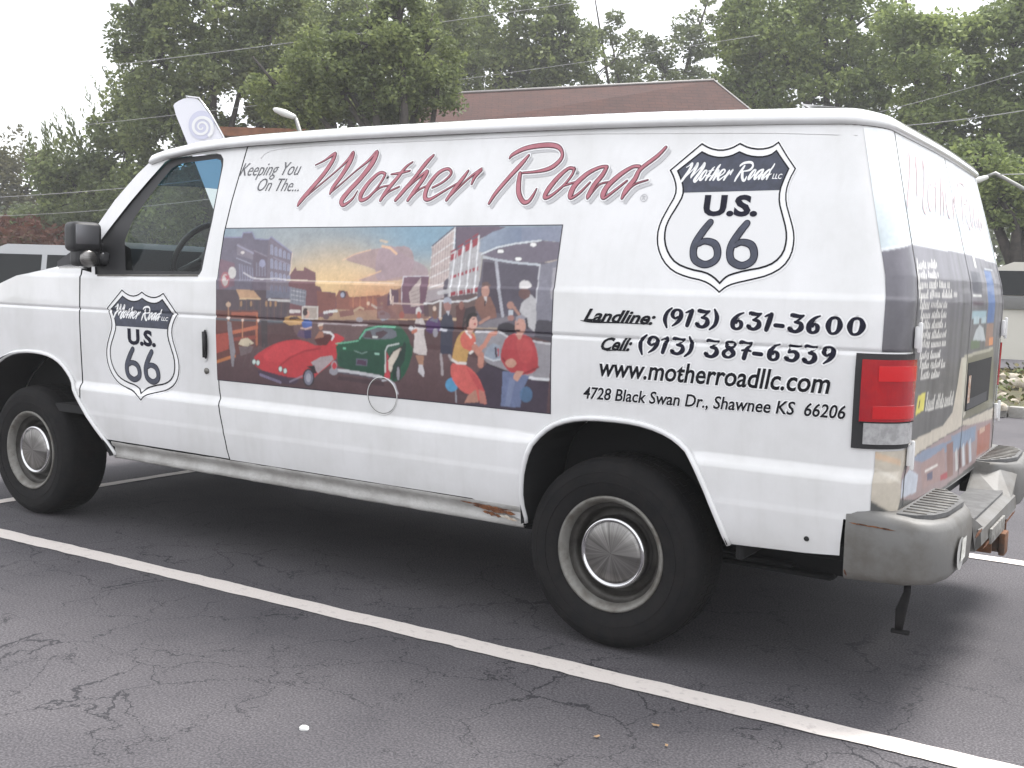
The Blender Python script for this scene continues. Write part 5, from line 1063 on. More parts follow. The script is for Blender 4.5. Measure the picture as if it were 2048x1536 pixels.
digits('phone_number', [('(', 660, 722, 80, 208), ('9', 700, 792, 90, 200), ('1', 795, 862, 94, 200), ('3', 866, 962, 97, 210), (')', 955, 1018, 92, 224), ('6', 1085, 1182, 108, 222), ('3', 1195, 1292, 113, 224), ('1', 1300, 1368, 118, 228), ('-', 1375, 1428, 185, 207), ('3', 1455, 1560, 125, 240), ('6', 1568, 1665, 128, 246), ('0', 1690, 1802, 138, 252), ('0', 1825, 1942, 143, 258)])
digits('phone_number', [('(', 503, 562, 252, 380), ('9', 548, 640, 263, 370), ('1', 640, 702, 270, 372), ('3', 705, 805, 275, 381), (')', 795, 857, 268, 396), ('3', 922, 1022, 288, 400), ('8', 1030, 1135, 292, 404), ('7', 1140, 1232, 298, 406), ('-', 1240, 1292, 365, 388), ('6', 1320, 1412, 308, 420), ('5', 1432, 1542, 320, 426), ('3', 1548, 1645, 324, 438), ('9', 1662, 1762, 328, 440)])
# highway shields
def E5(x, y): return side_sz(1280+x/4.267, 260+y/4.267)
out_l = [(262, 345), (530, 120), (600, 160), (690, 178), (780, 160), (855, 118), (930, 155), (1030, 168), (1120, 150), (1210, 105), (1415, 328), (1340, 420), (1295, 520), (1290, 620), (1320, 730), (1350, 850), (1348, 950), (1310, 1070), (1230, 1170), (1100, 1240), (960, 1275), (800, 1310), (730, 1340), (678, 1385), (620, 1330), (540, 1285), (400, 1255), (280, 1205), (200, 1120), (155, 1010), (148, 900), (175, 790), (240, 670), (305, 560), (312, 480), (290, 400)]
in_l = [(325, 350), (530, 190), (600, 225), (690, 240), (780, 225), (850, 190), (930, 225), (1030, 235), (1110, 220), (1185, 178), (1335, 330), (1275, 420), (1225, 520), (1218, 620), (1250, 730), (1280, 850), (1275, 950), (1240, 1050), (1160, 1130), (1050, 1175), (900, 1200), (770, 1235), (725, 1262), (682, 1308), (630, 1255), (560, 1215), (430, 1190), (310, 1140), (245, 1060), (212, 960), (215, 850), (250, 760), (320, 650), (370, 560), (372, 480), (350, 410)]
corner = {0, 1, 5, 9, 10, 23}
def smooth_keep(pts, keep):
    o = []; n = len(pts)
    for i in range(n):
        a, b, c = pts[i-1], pts[i], pts[(i+1) % n]
        if i in keep: o.append(b)
        else: o += [((a[0]+3*b[0])/4, (a[1]+3*b[1])/4), b if False else ((a[0]+6*b[0]+c[0])/8, (a[1]+6*b[1]+c[1])/8), ((c[0]+3*b[0])/4, (c[1]+3*b[1])/4)]
    return o
o_sz = [E5(*q) for q in smooth_keep(out_l, corner)]; i_sz = [E5(*q) for q in smooth_keep(in_l, {0, 1, 5, 9, 10, 23})]
def grow_poly(pts, d):
    out = []; n = len(pts); A = sum(pts[i][0]*pts[(i+1) % n][1]-pts[(i+1) % n][0]*pts[i][1] for i in range(n)); sg = 1 if A > 0 else -1
    for i in range(n):
        a, b, c = pts[i-1], pts[i], pts[(i+1) % n]; n1_ = (b[1]-a[1], a[0]-b[0]); n2_ = (c[1]-b[1], b[0]-c[0]); l1 = math.hypot(*n1_) or 1; l2 = math.hypot(*n2_) or 1
        nx, ny = n1_[0]/l1+n2_[0]/l2, n1_[1]/l1+n2_[1]/l2; L = math.hypot(nx, ny) or 1; k = min(2.0, 2/L); out.append((b[0]+sg*nx/L*d*k, b[1]+sg*ny/L*d*k))
    return out
def shield(name, T, k, parent, lab):
    tp = lambda P_: [T(*q) for q in P_]
    O, I = tp(o_sz), tp(i_sz)
    sh = panel(name, grow_poly(O, .008*k), M['white_ink'], parent, off=.0010, xs=[]); tag(sh, lab)
    w = .0052*k
    panel('outer_line', grow_poly(O, w*.5), M['black_ink'], sh, holes=[grow_poly(O, -w*.5)], off=.0022, xs=[])
    panel('inner_line', grow_poly(I, w*.6), M['black_ink'], sh, holes=[grow_poly(I, -w*.6)], off=.0022, xs=[])
    panel('shield_field', grow_poly(I, -w*.6), mat('shield_field_grey', (.74, .74, .74), .4), sh, off=.0018, xs=[])
    J = grow_poly(I, -w*.5); zc = [T(*E5(372, 522))[1], T(*E5(1220, 530))[1]]; zcut = sum(zc)/2
    topb = []; n = len(J)
    for i in range(n):
        a, b = J[i], J[(i+1) % n]
        if a[1] >= zcut: topb.append(a)
        if (a[1] >= zcut) != (b[1] >= zcut): t = (zcut-a[1])/(b[1]-a[1]); topb.append((a[0]+(b[0]-a[0])*t, zcut))
    panel('name_band', topb, M['navy'], sh, off=.0024, xs=[])
    # small script on the band
    allx = [q[0] for s_ in HEAD for q in s_]; allz = [q[1] for s_ in HEAD for q in s_]; hx0, hx1, hz0, hz1 = min(allx), max(allx), min(allz), max(allz)
    bx0, bz1 = E5(378, 290); bx1, bz0 = E5(1150, 428)
    f = lambda q: (*T(bx0+(q[0]-hx0)/(hx1-hx0)*(bx1-bx0), bz0+(q[1]-hz0)/(hz1-hz0)*(bz1-bz0)), q[2]*.40*k+.0022*k)
    strokes_obj('band_lettering', [[f(q) for q in s_] for s_ in HEAD], M['white_ink'], sh, PS, 0, .0030, layer=.00002)
    a, b = T(*E5(1140, 418)), T(*E5(1258, 418)); text_obj('band_lettering', 'LLC', None, None, .017*k, M['white_ink'], sh, shear=.3, bold=.02, off=.0031, sz=(a, b))
    a, b = T(*E5(536, 725)), T(*E5(1000, 730)); text_obj('route_letters', 'U.S.', None, None, .066*k, M['ink'], sh, shear=0, bold=.045, off=.0032, sz=(a, b))
    for dx in (0, 312):
        c = [(603+dx, 790, 50), (540+dx, 868, 56), (475+dx, 970, 58), (457+dx, 1050, 54), (478+dx, 1115, 54), (558+dx, 1150, 52), (640+dx, 1115, 54), (665+dx, 1050, 54), (640+dx, 975, 54), (560+dx, 950, 46), (500+dx, 975, 40)]
        st = []
        for x, y, wd in c: s, z = T(*E5(x, y+dx*.03)); st.append((s, z, wd/4.267/560*k))
        strokes_obj('route_number', [st], M['navy'], sh, PS, -.001*k, .0036, layer=.0); strokes_obj('number_edge', [st], M['ink'], sh, PS, .002*k, .0030, layer=.0)
    return sh
ox0, ox1 = min(q[0] for q in o_sz), max(q[0] for q in o_sz); oz0, oz1 = min(q[1] for q in o_sz), max(q[1] for q in o_sz)
shield('shield_emblem', lambda s, z: (s, z), 1.0, van, 'large highway shield emblem high behind the red lettering')
sx0, sx1 = side_sz(213, 690)[0], side_sz(357, 690)[0]; sz0, sz1 = side_sz(290, 801)[1], side_sz(320, 583)[1]
ks = (sx1-sx0)/(ox1-ox0)
shield('shield_emblem', lambda s, z: (sx0+(s-ox0)/(ox1-ox0)*(sx1-sx0), sz0+(z-oz0)/(oz1-oz0)*(sz1-sz0)), ks, van, 'smaller highway shield emblem on the driver door')
# faint script on the rear doors
hx0 = min(q[0] for s_ in HEAD for q in s_); hx1 = max(q[0] for s_ in HEAD for q in s_); hz0 = min(q[1] for s_ in HEAD for q in s_); hz1 = max(q[1] for s_ in HEAD for q in s_)
f = lambda q: (1.075+(q[0]-hx0)/(hx1-hx0)*1.62, 1.57+(q[1]-hz0)/(hz1-hz0)*.20, q[2]*.8)
strokes_obj('rear_lettering', [[f(q) for q in s_] for s_ in HEAD], mat('vinyl_bleached_red', (.62, .47, .48), .4), van, RS, 0, .0030)
# ------------------------------------------------------------------ things beyond the van
def attrmat(name, ca, cb, cc, rough=.6):
    m = bpy.data.materials.new(name); m.use_nodes = True; n = m.node_tree; b = n.nodes['Principled BSDF']; o = n.nodes['Material Output']
    g = n.nodes.new('ShaderNodeNewGeometry'); r = n.nodes.new('ShaderNodeValToRGB'); r.color_ramp.elements[0].color = (*ca, 1); r.color_ramp.elements[1].color = (*cc, 1)
    e = r.color_ramp.elements.new(.5); e.color = (*cb, 1); tc = n.nodes.new('ShaderNodeTexCoord'); no = n.nodes.new('ShaderNodeTexNoise'); no.inputs['Scale'].default_value = .55; no.inputs['Detail'].default_value = 4
    n.links.new(tc.outputs['Object'], no.inputs[0]); mr = n.nodes.new('ShaderNodeMapRange'); mr.inputs[1].default_value = .34; mr.inputs[2].default_value = .66; n.links.new(no.outputs[0], mr.inputs[0])
    mxn = n.nodes.new('ShaderNodeMix'); mxn.inputs[0].default_value = .45; n.links.new(mr.outputs[0], mxn.inputs[2]); n.links.new(g.outputs['Random Per Island'], mxn.inputs[3]); n.links.new(mxn.outputs[0], r.inputs[0]); n.links.new(r.outputs[0], b.inputs[0])
    b.inputs['Roughness'].default_value = rough; b.inputs['Specular IOR Level'].default_value = .3
    t = n.nodes.new('ShaderNodeBsdfTranslucent'); n.links.new(r.outputs[0], t.inputs[0]); ms_ = n.nodes.new('ShaderNodeMixShader'); ms_.inputs[0].default_value = .38
    n.links.new(b.outputs[0], ms_.inputs[1]); n.links.new(t.outputs[0], ms_.inputs[2]); n.links.new(ms_.outputs[0], o.inputs[0]); return m
LEAF = {'mid': attrmat('leaf_mid_green', (.060, .080, .036), (.14, .175, .066), (.33, .38, .13)),
        'light': attrmat('leaf_light_green', (.070, .10, .040), (.18, .23, .078), (.40, .47, .15)),
        'dark': attrmat('leaf_dark_green', (.050, .066, .036), (.11, .135, .058), (.23, .27, .10)),
        'brown': attrmat('leaf_brownish', (.05, .040, .022), (.085, .085, .035), (.13, .12, .05)),
        'red': attrmat('leaf_reddish', (.07, .022, .018), (.13, .05, .03), (.10, .10, .035))}
BARK = mat('bark', (.055, .045, .038), .9, noise=((.03, .025, .022), 8, .4, .6), bump=.6, bscale=20)
def leaves(centers, radii, per, size, rng, stretch=(1, 1, .75)):
    n = len(centers)*per; c = np.repeat(centers, per, 0); r = np.repeat(radii, per)[:, None]
    d = rng.normal(size=(n, 3)); d /= np.linalg.norm(d, axis=1)[:, None]; rad = rng.uniform(.25, 1, size=(n, 1))**.6
    p = c+d*rad*r*np.array(stretch)
    a = rng.normal(size=(n, 3)); a[:, 2] *= .6; a /= np.linalg.norm(a, axis=1)[:, None]
    b = np.cross(a, rng.normal(size=(n, 3))); b /= np.linalg.norm(b, axis=1)[:, None]
    s = size*rng.uniform(.6, 1.35, size=(n, 1)); a = a*s; b = b*s*.55
    V = np.stack([p-a, p-b, p+a, p+b], 1).reshape(-1, 3); return V
def quadmesh(name, V, material, parent=None):
    n = len(V)//4; me = bpy.data.meshes.new(name); me.vertices.add(4*n); me.vertices.foreach_set('co', V.astype(np.float32).ravel()); me.loops.add(4*n); me.loops.foreach_set('vertex_index', np.arange(4*n, dtype=np.int32))
    me.polygons.add(n); me.polygons.foreach_set('loop_start', np.arange(n, dtype=np.int32)*4)
    try: me.polygons.foreach_set('loop_total', np.full(n, 4, np.int32))
    except Exception: pass
    me.update(calc_edges=True); me.validate(); me.materials.append(material); o = bpy.data.objects.new(name, me); C.objects.link(o)
    if parent: o.parent = parent
    return o
def tree(name, label, u, d, blobs, kind, clumps=90, per=70, leaf=.085, cr=.55, trunk=.22, seed=1, group=None, hollow=.35, cat='tree', fork=.35, bark=True):
    rng = np.random.default_rng(seed); base = at(u, 600, d); base.z = 0; root = tag(empty(name, base), label, cat, group)
    cen = []; rad = []; heads = []; tot = sum(b[2]*b[3] for b in blobs)
    for (bu, bv, ru, rv) in blobs:
        P0 = np.array(at(bu, bv, d)); rx = ru/F*d; rz = rv/F*d; n = max(4, int(clumps*ru*rv/tot))
        q = rng.normal(size=(n, 3)); q /= np.linalg.norm(q, axis=1)[:, None]; q *= (rng.uniform(hollow, 1, size=(n, 1)))**.55
        cen.append(P0+q*np.array([rx, min(rx, 2.6), rz])); rad.append(rng.uniform(.55, 1.25, n)*cr); heads.append(P0)
    cen = np.concatenate(cen)-np.array(base); rad = np.concatenate(rad)
    quadmesh('crown', leaves(cen, rad, int(per*1.6), leaf*.88, rng), LEAF[kind], root)
    if bark:
        parts = []; top = np.mean(np.array(heads)-np.array(base), 0); H = max(1.5, top[2]*fork)
        J = Vector((top[0]*.15, top[1]*.15, H)); parts.append(tube([(0, 0, -.1), (0.02, 0, H*.5), J], [trunk*1.25, trunk, trunk*.85], 9))
        for h_ in heads:
            h = Vector(h_-np.array(base)); mid = J.lerp(h, .5)+Vector((rng.normal()*.3, rng.normal()*.3, .35)); parts.append(tube([J, J.lerp(mid, .5), mid, h, h+(h-mid)*.5], [trunk*.7, trunk*.55, trunk*.4, trunk*.22, .02], 7))
        for k in rng.choice(len(cen), min(len(cen), 40), replace=False):
            e = Vector(cen[k]); h = min((Vector(x-np.array(base)) for x in heads), key=lambda q: (q-e).length); parts.append(tube([h, h.lerp(e, .5)+Vector((0, 0, .1)), e], [trunk*.2, trunk*.12, .012], 5))
        V, Fc = merge(parts); obj('trunk', V, Fc, BARK, root, True)
    return root
TG = 'trees behind the parking lot'
# left to right as the photo shows them
tree('shade_tree', 'low brownish green tree at the far left edge with a flat top', 20, 44, [(-60, 420, 110, 120), (50, 390, 90, 110), (130, 430, 80, 110), (20, 500, 120, 60)], 'brown', 150, 80, .12, .8, seed=1, group=TG)
tree('sumac_tree', 'tree at the left with long feathery fronds pointing up and left', 230, 34, [(170, 400, 90, 100), (250, 300, 80, 110), (300, 210, 60, 80), (130, 350, 50, 60)], 'mid', 120, 75, .10, .55, seed=2, group=TG)
tree('shade_tree', 'tall broad tree left of the street lamp, rising over the cab', 430, 32, [(330, 120, 100, 150), (430, 40, 130, 150), (480, 180, 140, 120), (360, 300, 120, 110), (540, 60, 110, 120), (600, 190, 110, 90), (280, 40, 60, 100), (300, 420, 120, 80)], 'mid', 470, 85, .088, .50, .28, seed=3, group=TG, hollow=.5)
tree('shade_tree', 'tree with a dark forked trunk against a sky gap behind the lettering', 715, 35, [(700, 30, 60, 40), (640, 100, 70, 90), (800, 160, 110, 90), (660, 250, 120, 70), (830, 60, 110, 90), (860, 230, 90, 60), (590, 20, 60, 60)], 'mid', 330, 80, .092, .52, .26, seed=4, group=TG, hollow=.55)
tree('shade_tree', 'mid green tree standing behind the left end of the brown roof', 1010, 42, [(930, 60, 70, 90), (1040, 60, 110, 100), (1000, 160, 120, 70), (1120, 110, 70, 70), (880, 160, 60, 80)], 'mid', 260, 75, .11, .62, .28, seed=5, group=TG, hollow=.5)
tree('shade_tree', 'thin crowned tree above the right half of the brown roof with bright sky gaps', 1270, 46, [(1230, 120, 90, 60), (1330, 140, 100, 60), (1400, 50, 60, 60), (1280, 170, 140, 50), (1200, 60, 40, 40)], 'dark', 95, 70, .11, .60, .2, seed=6, group=TG, hollow=.6)
tree('shade_tree', 'large light green tree above the back end of the van roof', 1640, 38, [(1560, 90, 130, 130), (1700, 60, 140, 120), (1620, 200, 150, 90), (1500, 200, 70, 80), (1790, 150, 120, 110), (1650, 10, 110, 60), (1500, 60, 60, 80)], 'light', 340, 85, .105, .62, .3, seed=7, group=TG, hollow=.45)
tree('shade_tree', 'bushy green tree by the top right corner of the photo', 1930, 33, [(1900, 150, 120, 110), (2020, 120, 110, 120), (1990, 240, 110, 80), (1860, 270, 90, 70), (2090, 260, 90, 120), (1820, 60, 60, 60), (2050, 30, 90, 70)], 'light', 340, 85, .095, .55, .26, seed=8, group=TG, hollow=.45)
tree('shade_tree', 'lower green tree hanging over the cream vehicle right of the van', 2030, 25, [(2000, 400, 60, 60), (2040, 360, 70, 60), (2110, 400, 80, 90), (1960, 340, 60, 60)], 'light', 120, 80, .07, .38, .22, seed=9, group=TG, fork=.5)
tree('shade_tree', 'dark tree filling the gap low behind the cab and the banner', 330, 40, [(230, 450, 130, 80), (380, 430, 120, 90), (520, 400, 120, 80), (100, 480, 120, 60)], 'dark', 230, 80, .12, .75, seed=10, group=TG)
tree('street_side_tree', 'nearer tree overlapping the left end of the brown roof, behind the lettering', 800, 23.5, [(875, 180, 60, 45), (800, 190, 80, 45), (700, 185, 90, 50), (620, 205, 70, 40), (850, 110, 70, 50), (740, 90, 90, 60), (650, 130, 90, 60), (560, 180, 60, 50), (800, 40, 60, 50)], 'mid', 260, 75, .062, .34, .2, seed=14, group=TG, hollow=.4)
# long frond shapes of the sumac
rng = np.random.default_rng(5); Vf = []
base = at(230, 600, 34); base.z = 0
for (u0, v0, u1, v1) in [(265, 210, 228, 115), (250, 235, 205, 130), (280, 190, 243, 105), (235, 270, 182, 148), (215, 300, 165, 160), (245, 250, 218, 150), (200, 330, 165, 215), (160, 300, 122, 208), (180, 330, 135, 225), (130, 320, 110, 225), (150, 300, 98, 240), (95, 330, 85, 250), (60, 330, 60, 262), (290, 120, 248, 55), (300, 80, 255, 10), (110, 300, 88, 240)]:
    a, b = np.array(at(u0, v0, 33.6)), np.array(at(u1, v1, 33.2)); n = 46
    for i in range(n):
        t = i/n; c = a+(b-a)*t+rng.normal(size=3)*.03; w = .40*(1-t*.85)*rng.uniform(.5, 1); sd_ = 1 if i % 2 else -1; dr = (b-a)/np.linalg.norm(b-a); sidev = np.cross(dr, np.array(FF)); sidev /= np.linalg.norm(sidev)
        tip = c+sidev*sd_*w*.6+dr*w*.75; k = dr*.045+rng.normal(size=3)*.01; Vf.append(np.stack([c-k, (c+tip)/2-k*1.2, tip, (c+tip)/2+k*1.3]))
r0 = [o for o in C.objects if o.name.startswith('sumac_tree')][0]
for i in range(0, len(Vf), 46): quadmesh('frond', np.concatenate(Vf[i:i+46])-np.array(base), LEAF['dark'], r0)
# low shrub masses that close the gaps between the trunks
def shrubs(name, label, pts, kind, d, seed, leaf=.10, cat='shrub', rr_=.5, n=70, per=70):
    rng = np.random.default_rng(seed); P0 = np.array([at(u, v, d) for u, v in pts]); base = P0.mean(0); base[2] = 0; r_ = tag(empty(name, base), label, cat)
    c = P0[rng.integers(0, len(P0), n)]+rng.normal(size=(n, 3))*np.array([1.2, .7, .35]); c[:, 2] = np.maximum(c[:, 2], .3); quadmesh('foliage', leaves(c-base, np.full(n, rr_), per, leaf, rng), LEAF[kind], r_)
    V, Fc = merge([tube([(random.uniform(-.3, .3), random.uniform(-.3, .3), 0), (random.uniform(-1, 1), 0, 1.0)], [.05, .02], 5) for _ in range(6)]); obj('stem', V, Fc, BARK, r_, True)
shrubs('shrub', 'reddish bush at the left edge behind the parked car', [(-40, 520), (10, 500), (60, 500), (-60, 480)], 'red', 30, 31, .10)
shrubs('shrub', 'dark bush behind the parked car and the van mirror', [(60, 480), (120, 470), (180, 480), (240, 500), (300, 490)], 'dark', 33, 32, .11, n=110)
shrubs('shrub', 'dark bush seen through the cab window of the van', [(300, 520), (380, 500), (450, 520), (540, 500)], 'dark', 36, 33, .12, n=120)
far_V = []
rng = np.random.default_rng(77)
n = 900; cx = rng.uniform(-70, 60, n); cy = 62+rng.uniform(-3, 3, n); cz = rng.uniform(.3, 6.5, n)+1.2*np.sin(cx*.35)
tag(quadmesh('tree_line', leaves(np.stack([cx, cy, cz], 1), rng.uniform(1.0, 2.0, n), 60, .30, rng), LEAF['dark']), 'dark far line of trees closing the view behind everything', 'tree line', kind='stuff')
# ---- building with a brown hipped roof
D0 = 27
bl0, br0 = at(430, 272, D0), at(1590, 232, D0); ez = (bl0.z+br0.z)/2-.24
ax = (Vector((br0.x, br0.y, 0))-Vector((bl0.x, bl0.y, 0))); Lb = ax.length; ax.normalize(); nb = Vector((-ax.y, ax.x, 0)); dep = 11
bld = tag(empty('low_building', (bl0.x, bl0.y, 0)), 'low building whose brown red hipped roof shows above the van', 'building')
bld.rotation_euler[2] = math.atan2(ax.y, ax.x)
shingle = mat('brown_red_shingles', (.070, .027, .020), .9, noise=((.045, .018, .015), 1.6, .35, .65), bump=.5, bscale=12)
def sh_mat():
    n = shingle.node_tree; b = n.nodes['Principled BSDF']; br = n.nodes.new('ShaderNodeTexBrick'); br.inputs['Scale'].default_value = 1.0; br.inputs['Brick Width'].default_value = .35; br.inputs['Row Height'].default_value = .14; br.inputs['Mortar Size'].default_value = .012
    br.inputs['Color1'].default_value = (.95, .95, .95, 1); br.inputs['Color2'].default_value = (1.12, 1.1, 1.08, 1); br.inputs['Mortar'].default_value = (.62, .6, .6, 1)
    src = b.inputs[0].links[0].from_socket; m2 = n.nodes.new('ShaderNodeMix'); m2.data_type = 'RGBA'; m2.blend_type = 'MULTIPLY'; m2.inputs[0].default_value = 1
    tc = n.nodes.new('ShaderNodeTexCoord'); n.links.new(tc.outputs['Object'], br.inputs[0]); n.links.new(src, m2.inputs[6]); n.links.new(br.outputs[0], m2.inputs[7]); n.links.new(m2.outputs[2], b.inputs[0])
sh_mat()
bm = bmesh.new(); box(bm, (Lb/2, dep/2+.4, (ez-.2)/2), (Lb-1, dep-.8, ez-.2)); bmobj('wall', bm, mat('tan_brick', (.32, .22, .15), .9, noise=((.25, .17, .12), 3, .4, .6)), bld)
for i in range(8):
    bm = bmesh.new(); box(bm, (2+i*(Lb-4)/7, .785, ez*.45), (1.2, .06, 1.3)); w_ = bmobj('window', bm, mat('dark_pane', (.03, .035, .04), .1), bld)
bm = bmesh.new(); box(bm, (Lb/2, dep/2, ez-.10), (Lb+.2, dep+.2, .22)); bmobj('fascia', bm, mat('orange_brown_fascia', (.25, .105, .05), .8, noise=((.17, .07, .035), 4, .4, .6)), bld)
# ridge ends
def loc_(u, v, d): q = at(u, v, d)-Vector((bl0.x, bl0.y, 0)); return Vector((q.dot(ax), q.dot(nb), q.z))
r2 = loc_(1432, 158, D0+2.2); r1 = loc_(905, 188, D0+2.2); rz = (r1.z+r2.z)/2; ry = 2.6
x1_, x2_ = r1.x-.6, r2.x; e0 = x1_-.5; e1 = loc_(1585, 222, D0).x
V = [(e0, -.1, ez), (e1, -.1, ez), (x2_, ry, r2.z), (x1_, ry, r1.z), (e1, dep, ez), (e0, dep, ez), (x2_, dep-ry, r2.z), (x1_, dep-ry, r1.z)]
obj('roof', V, [(0, 1, 2, 3), (1, 4, 6, 2), (4, 5, 7, 6), (5, 0, 3, 7), (3, 2, 6, 7)], shingle, bld)
V, Fc = merge([tube([Vector(V[3])+Vector((0, 0, .03)), Vector(V[2])+Vector((0, 0, .03))], .032, 6), tube([Vector(V[2])+Vector((0, 0, .02)), Vector(V[1])], .02, 6), tube([Vector(V[3]), Vector(V[0])], .02, 6)])
obj('ridge_cap', V, Fc, mat('pale_flashing', (.36, .34, .33), .6), bld, True)
# ---- feather banner leaning behind the van
Df = 18
tl, tr = (345, 213), (424, 232)
edgeL = [(345, 213), (372, 280), (398, 345), (424, 412), (470, 525), (520, 650)]; top_ = [(345, 213), (352, 204), (372, 195), (392, 196), (406, 208), (420, 228)]
outl = edgeL[::-1]+top_[1:]+[(436, 256), (452, 285), (480, 352), (508, 420), (548, 520), (566, 600)]
fl = tag(empty('feather_banner', at(556, 742, Df)), 'pale lavender rounded banner with a spiral emblem leaning behind the van', 'banner')
bz = Vector(fl.location)
def fpt(u, v, o=0): return at(u, v, Df-o)-bz
pts = smooth_poly(outl, 1); V = [fpt(u, v, 0) for u, v in pts]+[fpt(u, v, -.02) for u, v in pts]; n = len(pts)
obj('banner_cloth', V, [tuple(range(n)), tuple(range(2*n-1, n-1, -1))]+[(i, (i+1) % n, n+(i+1) % n, n+i) for i in range(n)], mat('lavender_cloth', (.74, .74, .79), .8), fl)
lav = mat('lavender_print', (.58, .585, .70), .8); pal = mat('pale_print', (.78, .78, .78), .8)
cc_ = (403, 250)
disc = [fpt(cc_[0]-1+30*math.cos(t), cc_[1]-2+33*math.sin(t), .01) for t in np.linspace(0, 2*PI, 32, endpoint=False)]
disc = [fpt(cc_[0]+26*math.cos(t), cc_[1]+ 29*math.sin(t), .012) for t in np.linspace(0, 2*PI, 32, endpoint=False)]
obj('emblem', disc, [tuple(range(32))], lav, fl)
sp = [(cc_[0]+(2+t*1.55)*math.cos(t), cc_[1]+4+(2+t*1.55)*math.sin(t)) for t in np.linspace(0, 4.3*PI, 90)]
V, Fc = [], []
for i, (u, v) in enumerate(sp):
    t = 4.3*PI*i/89; w = 1.2+.18*t; r_ = 2+t*1.55
    for s_ in (-1, 1): V.append(fpt(cc_[0]+(r_+s_*w)*math.cos(t), cc_[1]+4+(r_+s_*w)*math.sin(t), .02))
    if i: Fc.append((2*i-2, 2*i-1, 2*i+1, 2*i))
obj('spiral', V, Fc, pal, fl)
V, Fc = tube([fpt(*q) for q in [(556, 742), (566, 650), (556, 560), (520, 440), (480, 345), (446, 272), (424, 232), (398, 196), (372, 193)]], .018, 6); obj('pole', V, Fc, M['chrome'], fl, True)
bm = bmesh.new(); box(bm, (0, 0, .02), (.5, .5, .04)); bmobj('base', bm, M['black'], fl, bevel=.01)
# ---- street lamps
def street_lamp(label, head, arm_end, pole_u, d, s=1.0):
    base = at(pole_u, 600, d); base.z = 0; L = tag(empty('street_lamp', base), label, 'street lamp', 'street lamps beyond the lot'); h = at(*head, d)-base; a = at(*arm_end, d)-base
    dirv = (h-a).normalized(); V, Fc = tube([h+dirv*.38*s, h+dirv*.3*s, h, h-dirv*.35*s, h-dirv*.42*s], [.03, .10*s, .15*s, .11*s, .04], 12)
    V = [Vector((v.x, v.y, h.z+(v.z-h.z)*.8)) for v in V]; obj('lamp_head', V, Fc, mat('lamp_metal', (.62, .62, .6), .4), L, True)
    V, Fc = tube([h-dirv*.4*s, a, Vector((a.x*.5, a.y*.5, a.z-.35)), Vector((0, 0, a.z-1.0)), (0, 0, 0)], [.035, .035, .04, .05, .08], 8); obj('pole', V, Fc, mat('galvanised', (.30, .30, .29), .5, .5), L, True)
street_lamp('long white street lamp head on a thin arm above the driver end of the roof', (568, 226), (592, 238), 612, 19, .55)
street_lamp('small pale lamp just right of the upper back corner of the van', (1956, 360), (1990, 346), 2110, 21, .5)
# ---- overhead wires
def wire(a, b, d0, d1, label, r=.012, sag=.12):
    p, q = at(*a, d0), at(*b, d1); pts = [p.lerp(q, t)-Vector((0, 0, 4*sag*t*(1-t))) for t in np.linspace(0, 1, 16)]; o = tubeobj('power_line', pts, r*.62, mat('grey_cable', (.30, .30, .30), .6), None, 5); tag(o, label, 'cable', 'overhead cables')
wire((-300, 190), (1300, -18), 24, 27, 'upper overhead cable crossing the trees at the top left')
wire((120, 255), (1520, 70), 25, 27, 'second overhead cable passing just over the brown roof', .010)
wire((-200, 402), (520, 345), 24, 26, 'low overhead cable at the far left behind the mirror', .012)
wire((-200, 435), (420, 398), 24, 26, 'lowest overhead cable at the far left, under another', .009)
wire((1560, 262), (2300, 172), 22, 18, 'thick overhead cable at the right above the back of the van', .014, .2)
wire((1600, 262), (2300, 60), 23, 22, 'thin overhead cable rising steeply to the right edge', .009)
wire((1985, 349), (2400, 300), 21, 20, 'cable running right from the small pale lamp', .016)
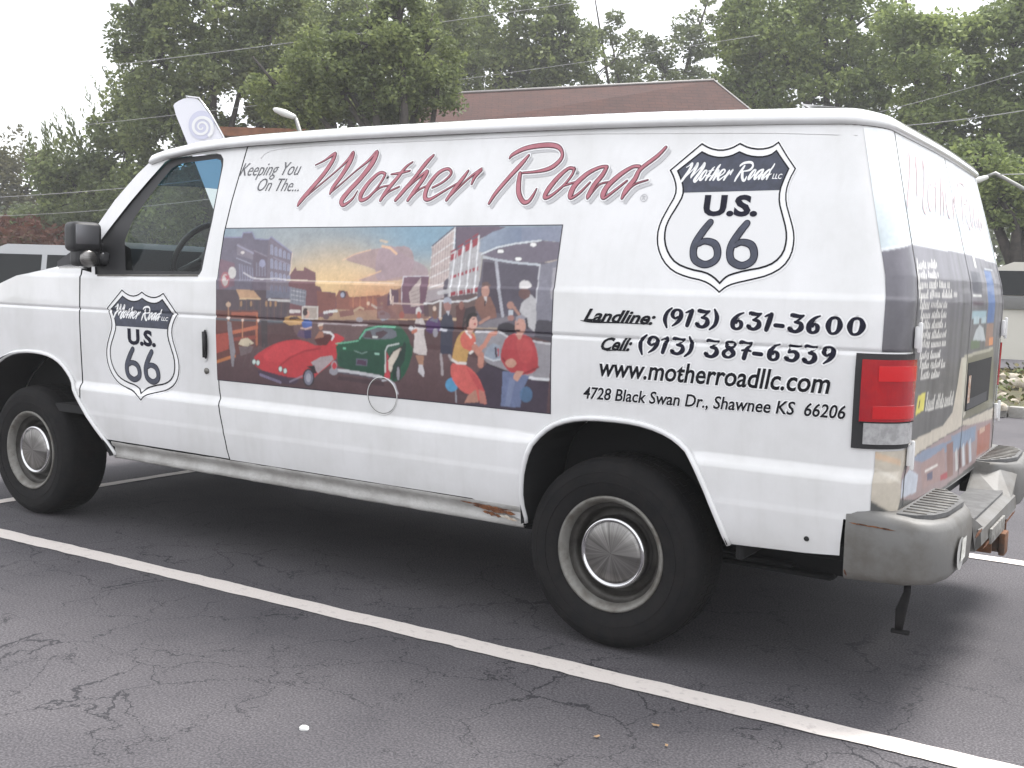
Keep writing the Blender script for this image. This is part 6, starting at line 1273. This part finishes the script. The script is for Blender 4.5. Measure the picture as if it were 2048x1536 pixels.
# ---- vehicles far behind
def car(name, label, loc, rz, col, L=4.6, H=1.75, Wd=1.85, hood=1.0, trim=None, wheels=True, cat='car', base=.30, belt=1.02):
    c = tag(empty(name, loc, rz), label, cat); pm = mat(name+'_paint', col, .3, coat=.7)
    side = [(-L/2, base), (-L/2+.02, .62), (-L/2+.25, .86), (-L/2+hood, belt), (-L/2+hood+.55, H-.12), (-L/2+hood+.85, H), (L/2-.75, H), (L/2-.25, H-.15), (L/2-.02, belt), (L/2, base)]
    bm = bmesh.new(); yprism(bm, [(x, z) for x, z in side], -Wd/2, Wd/2)
    for v in bm.verts:
        if v.co.z > belt+.05: v.co.y *= .86
    bmobj('body', bm, pm, c, bevel=.05, seg=2)
    gm = mat('car_glass', (.012, .014, .015), .15, spec=.2)
    a = -L/2+hood+.04
    for s_ in (-1, 1):
        for (x0, x1, x2, x3) in ((a+.12, a+.56, a+1.35, a+1.35), (a+1.43, a+1.43, L/2-1.15, L/2-1.15), (L/2-1.05, L/2-1.05, L/2-.50, L/2-.34)):
            zt_, zb_ = H-.15, belt+.03; y_ = lambda z: s_*(Wd/2*(1-.14*(z-belt)/(H-.12-belt))+.014)
            V = [(x0, y_(zb_), zb_), (x1, y_(zt_), zt_), (x2, y_(zt_), zt_), (x3, y_(zb_), zb_)]; obj('window', V, [(0, 1, 2, 3)], gm, c)
    V = [(-L/2+hood+.04, -Wd*.40, belt+.06), (-L/2+hood+.04, Wd*.40, belt+.06), (-L/2+hood+.50, Wd*.36, H-.16), (-L/2+hood+.50, -Wd*.36, H-.16)]
    V = [(x-.035, y, z+.03) for x, y, z in V]; obj('windshield', V, [(0, 1, 2, 3)], gm, c)
    if trim: 
        for s_ in (-1, 1): bm = bmesh.new(); box(bm, (.1, s_*(Wd/2+.012), belt-.10), (L*.86, .02, .22)); bmobj('side_band', bm, trim, c, bevel=.005)
    for x in (-L/2+.85, L/2-.85):
        for s_ in (-1, 1):
            V, Fc = lathe_y([(.001, -.11), (.2, -.11), (.31, -.10), (.33, -.06), (.33, .06), (.31, .10), (.2, .11), (.001, .11)], 24); w_ = obj('wheel', V, Fc, M['rubber'], c, True); w_.location = (x, s_*(Wd/2-.08), .33)
            V, Fc = lathe_y([(.001, -.118), (.12, -.12), (.19, -.112)], 20); V = [(v[0], v[1]*-s_, v[2]) for v in V]; obj('rim', V, Fc, M['steel'], w_, True)
    for s_ in (-1, 1):
        bm = bmesh.new(); box(bm, (-L/2+.06, s_*Wd*.36, .72), (.1, .3, .14)); bmobj('headlight', bm, M['clear'], c, bevel=.02)
    return c
q = at(40, 560, 17.5)
ang = math.atan2(RR.y, RR.x)
car('silver_minivan', 'silver minivan parked beyond the hood of the van, mostly hidden', (at(60, 560, 17.0).x+RR.x*.72, at(60, 560, 17.0).y+RR.y*.72, 0), ang, (.42, .43, .44), L=4.8, H=1.74, hood=.85, belt=1.06)
car('red_car', 'red car at the left edge behind the silver minivan', (at(-90, 560, 20).x, at(-90, 560, 20).y, 0), ang, (.32, .02, .03), L=4.4, H=1.42, hood=1.2, belt=.95)
q = at(2060, 600, 17.9)
car('cream_van', 'cream passenger van with a grey band parked past the planting bed', (q.x+.7, q.y+.9, 0), math.radians(4), (.50, .48, .43), L=5.2, H=1.95, hood=.7, trim=mat('grey_band', (.16, .16, .16), .5), cat='van', belt=1.36)

# ---- thin pale air that lifts the far trees
bm = bmesh.new(); box(bm, (0, 25, 10.5), (304, 254, 23.1))
hz = bmobj('haze', bm, M['dark']); hz.data.materials.clear(); hm = bpy.data.materials.new('pale_haze'); hm.use_nodes = True; n = hm.node_tree; n.nodes.clear()
o_ = n.nodes.new('ShaderNodeOutputMaterial'); pv = n.nodes.new('ShaderNodeVolumePrincipled'); pv.inputs['Color'].default_value = (.92, .93, .95, 1); pv.inputs['Density'].default_value = .0020
n.links.new(pv.outputs[0], o_.inputs['Volume']); hz.data.materials.append(hm); tag(hz, 'thin pale haze in the air between the van and the trees', 'haze', kind='stuff')
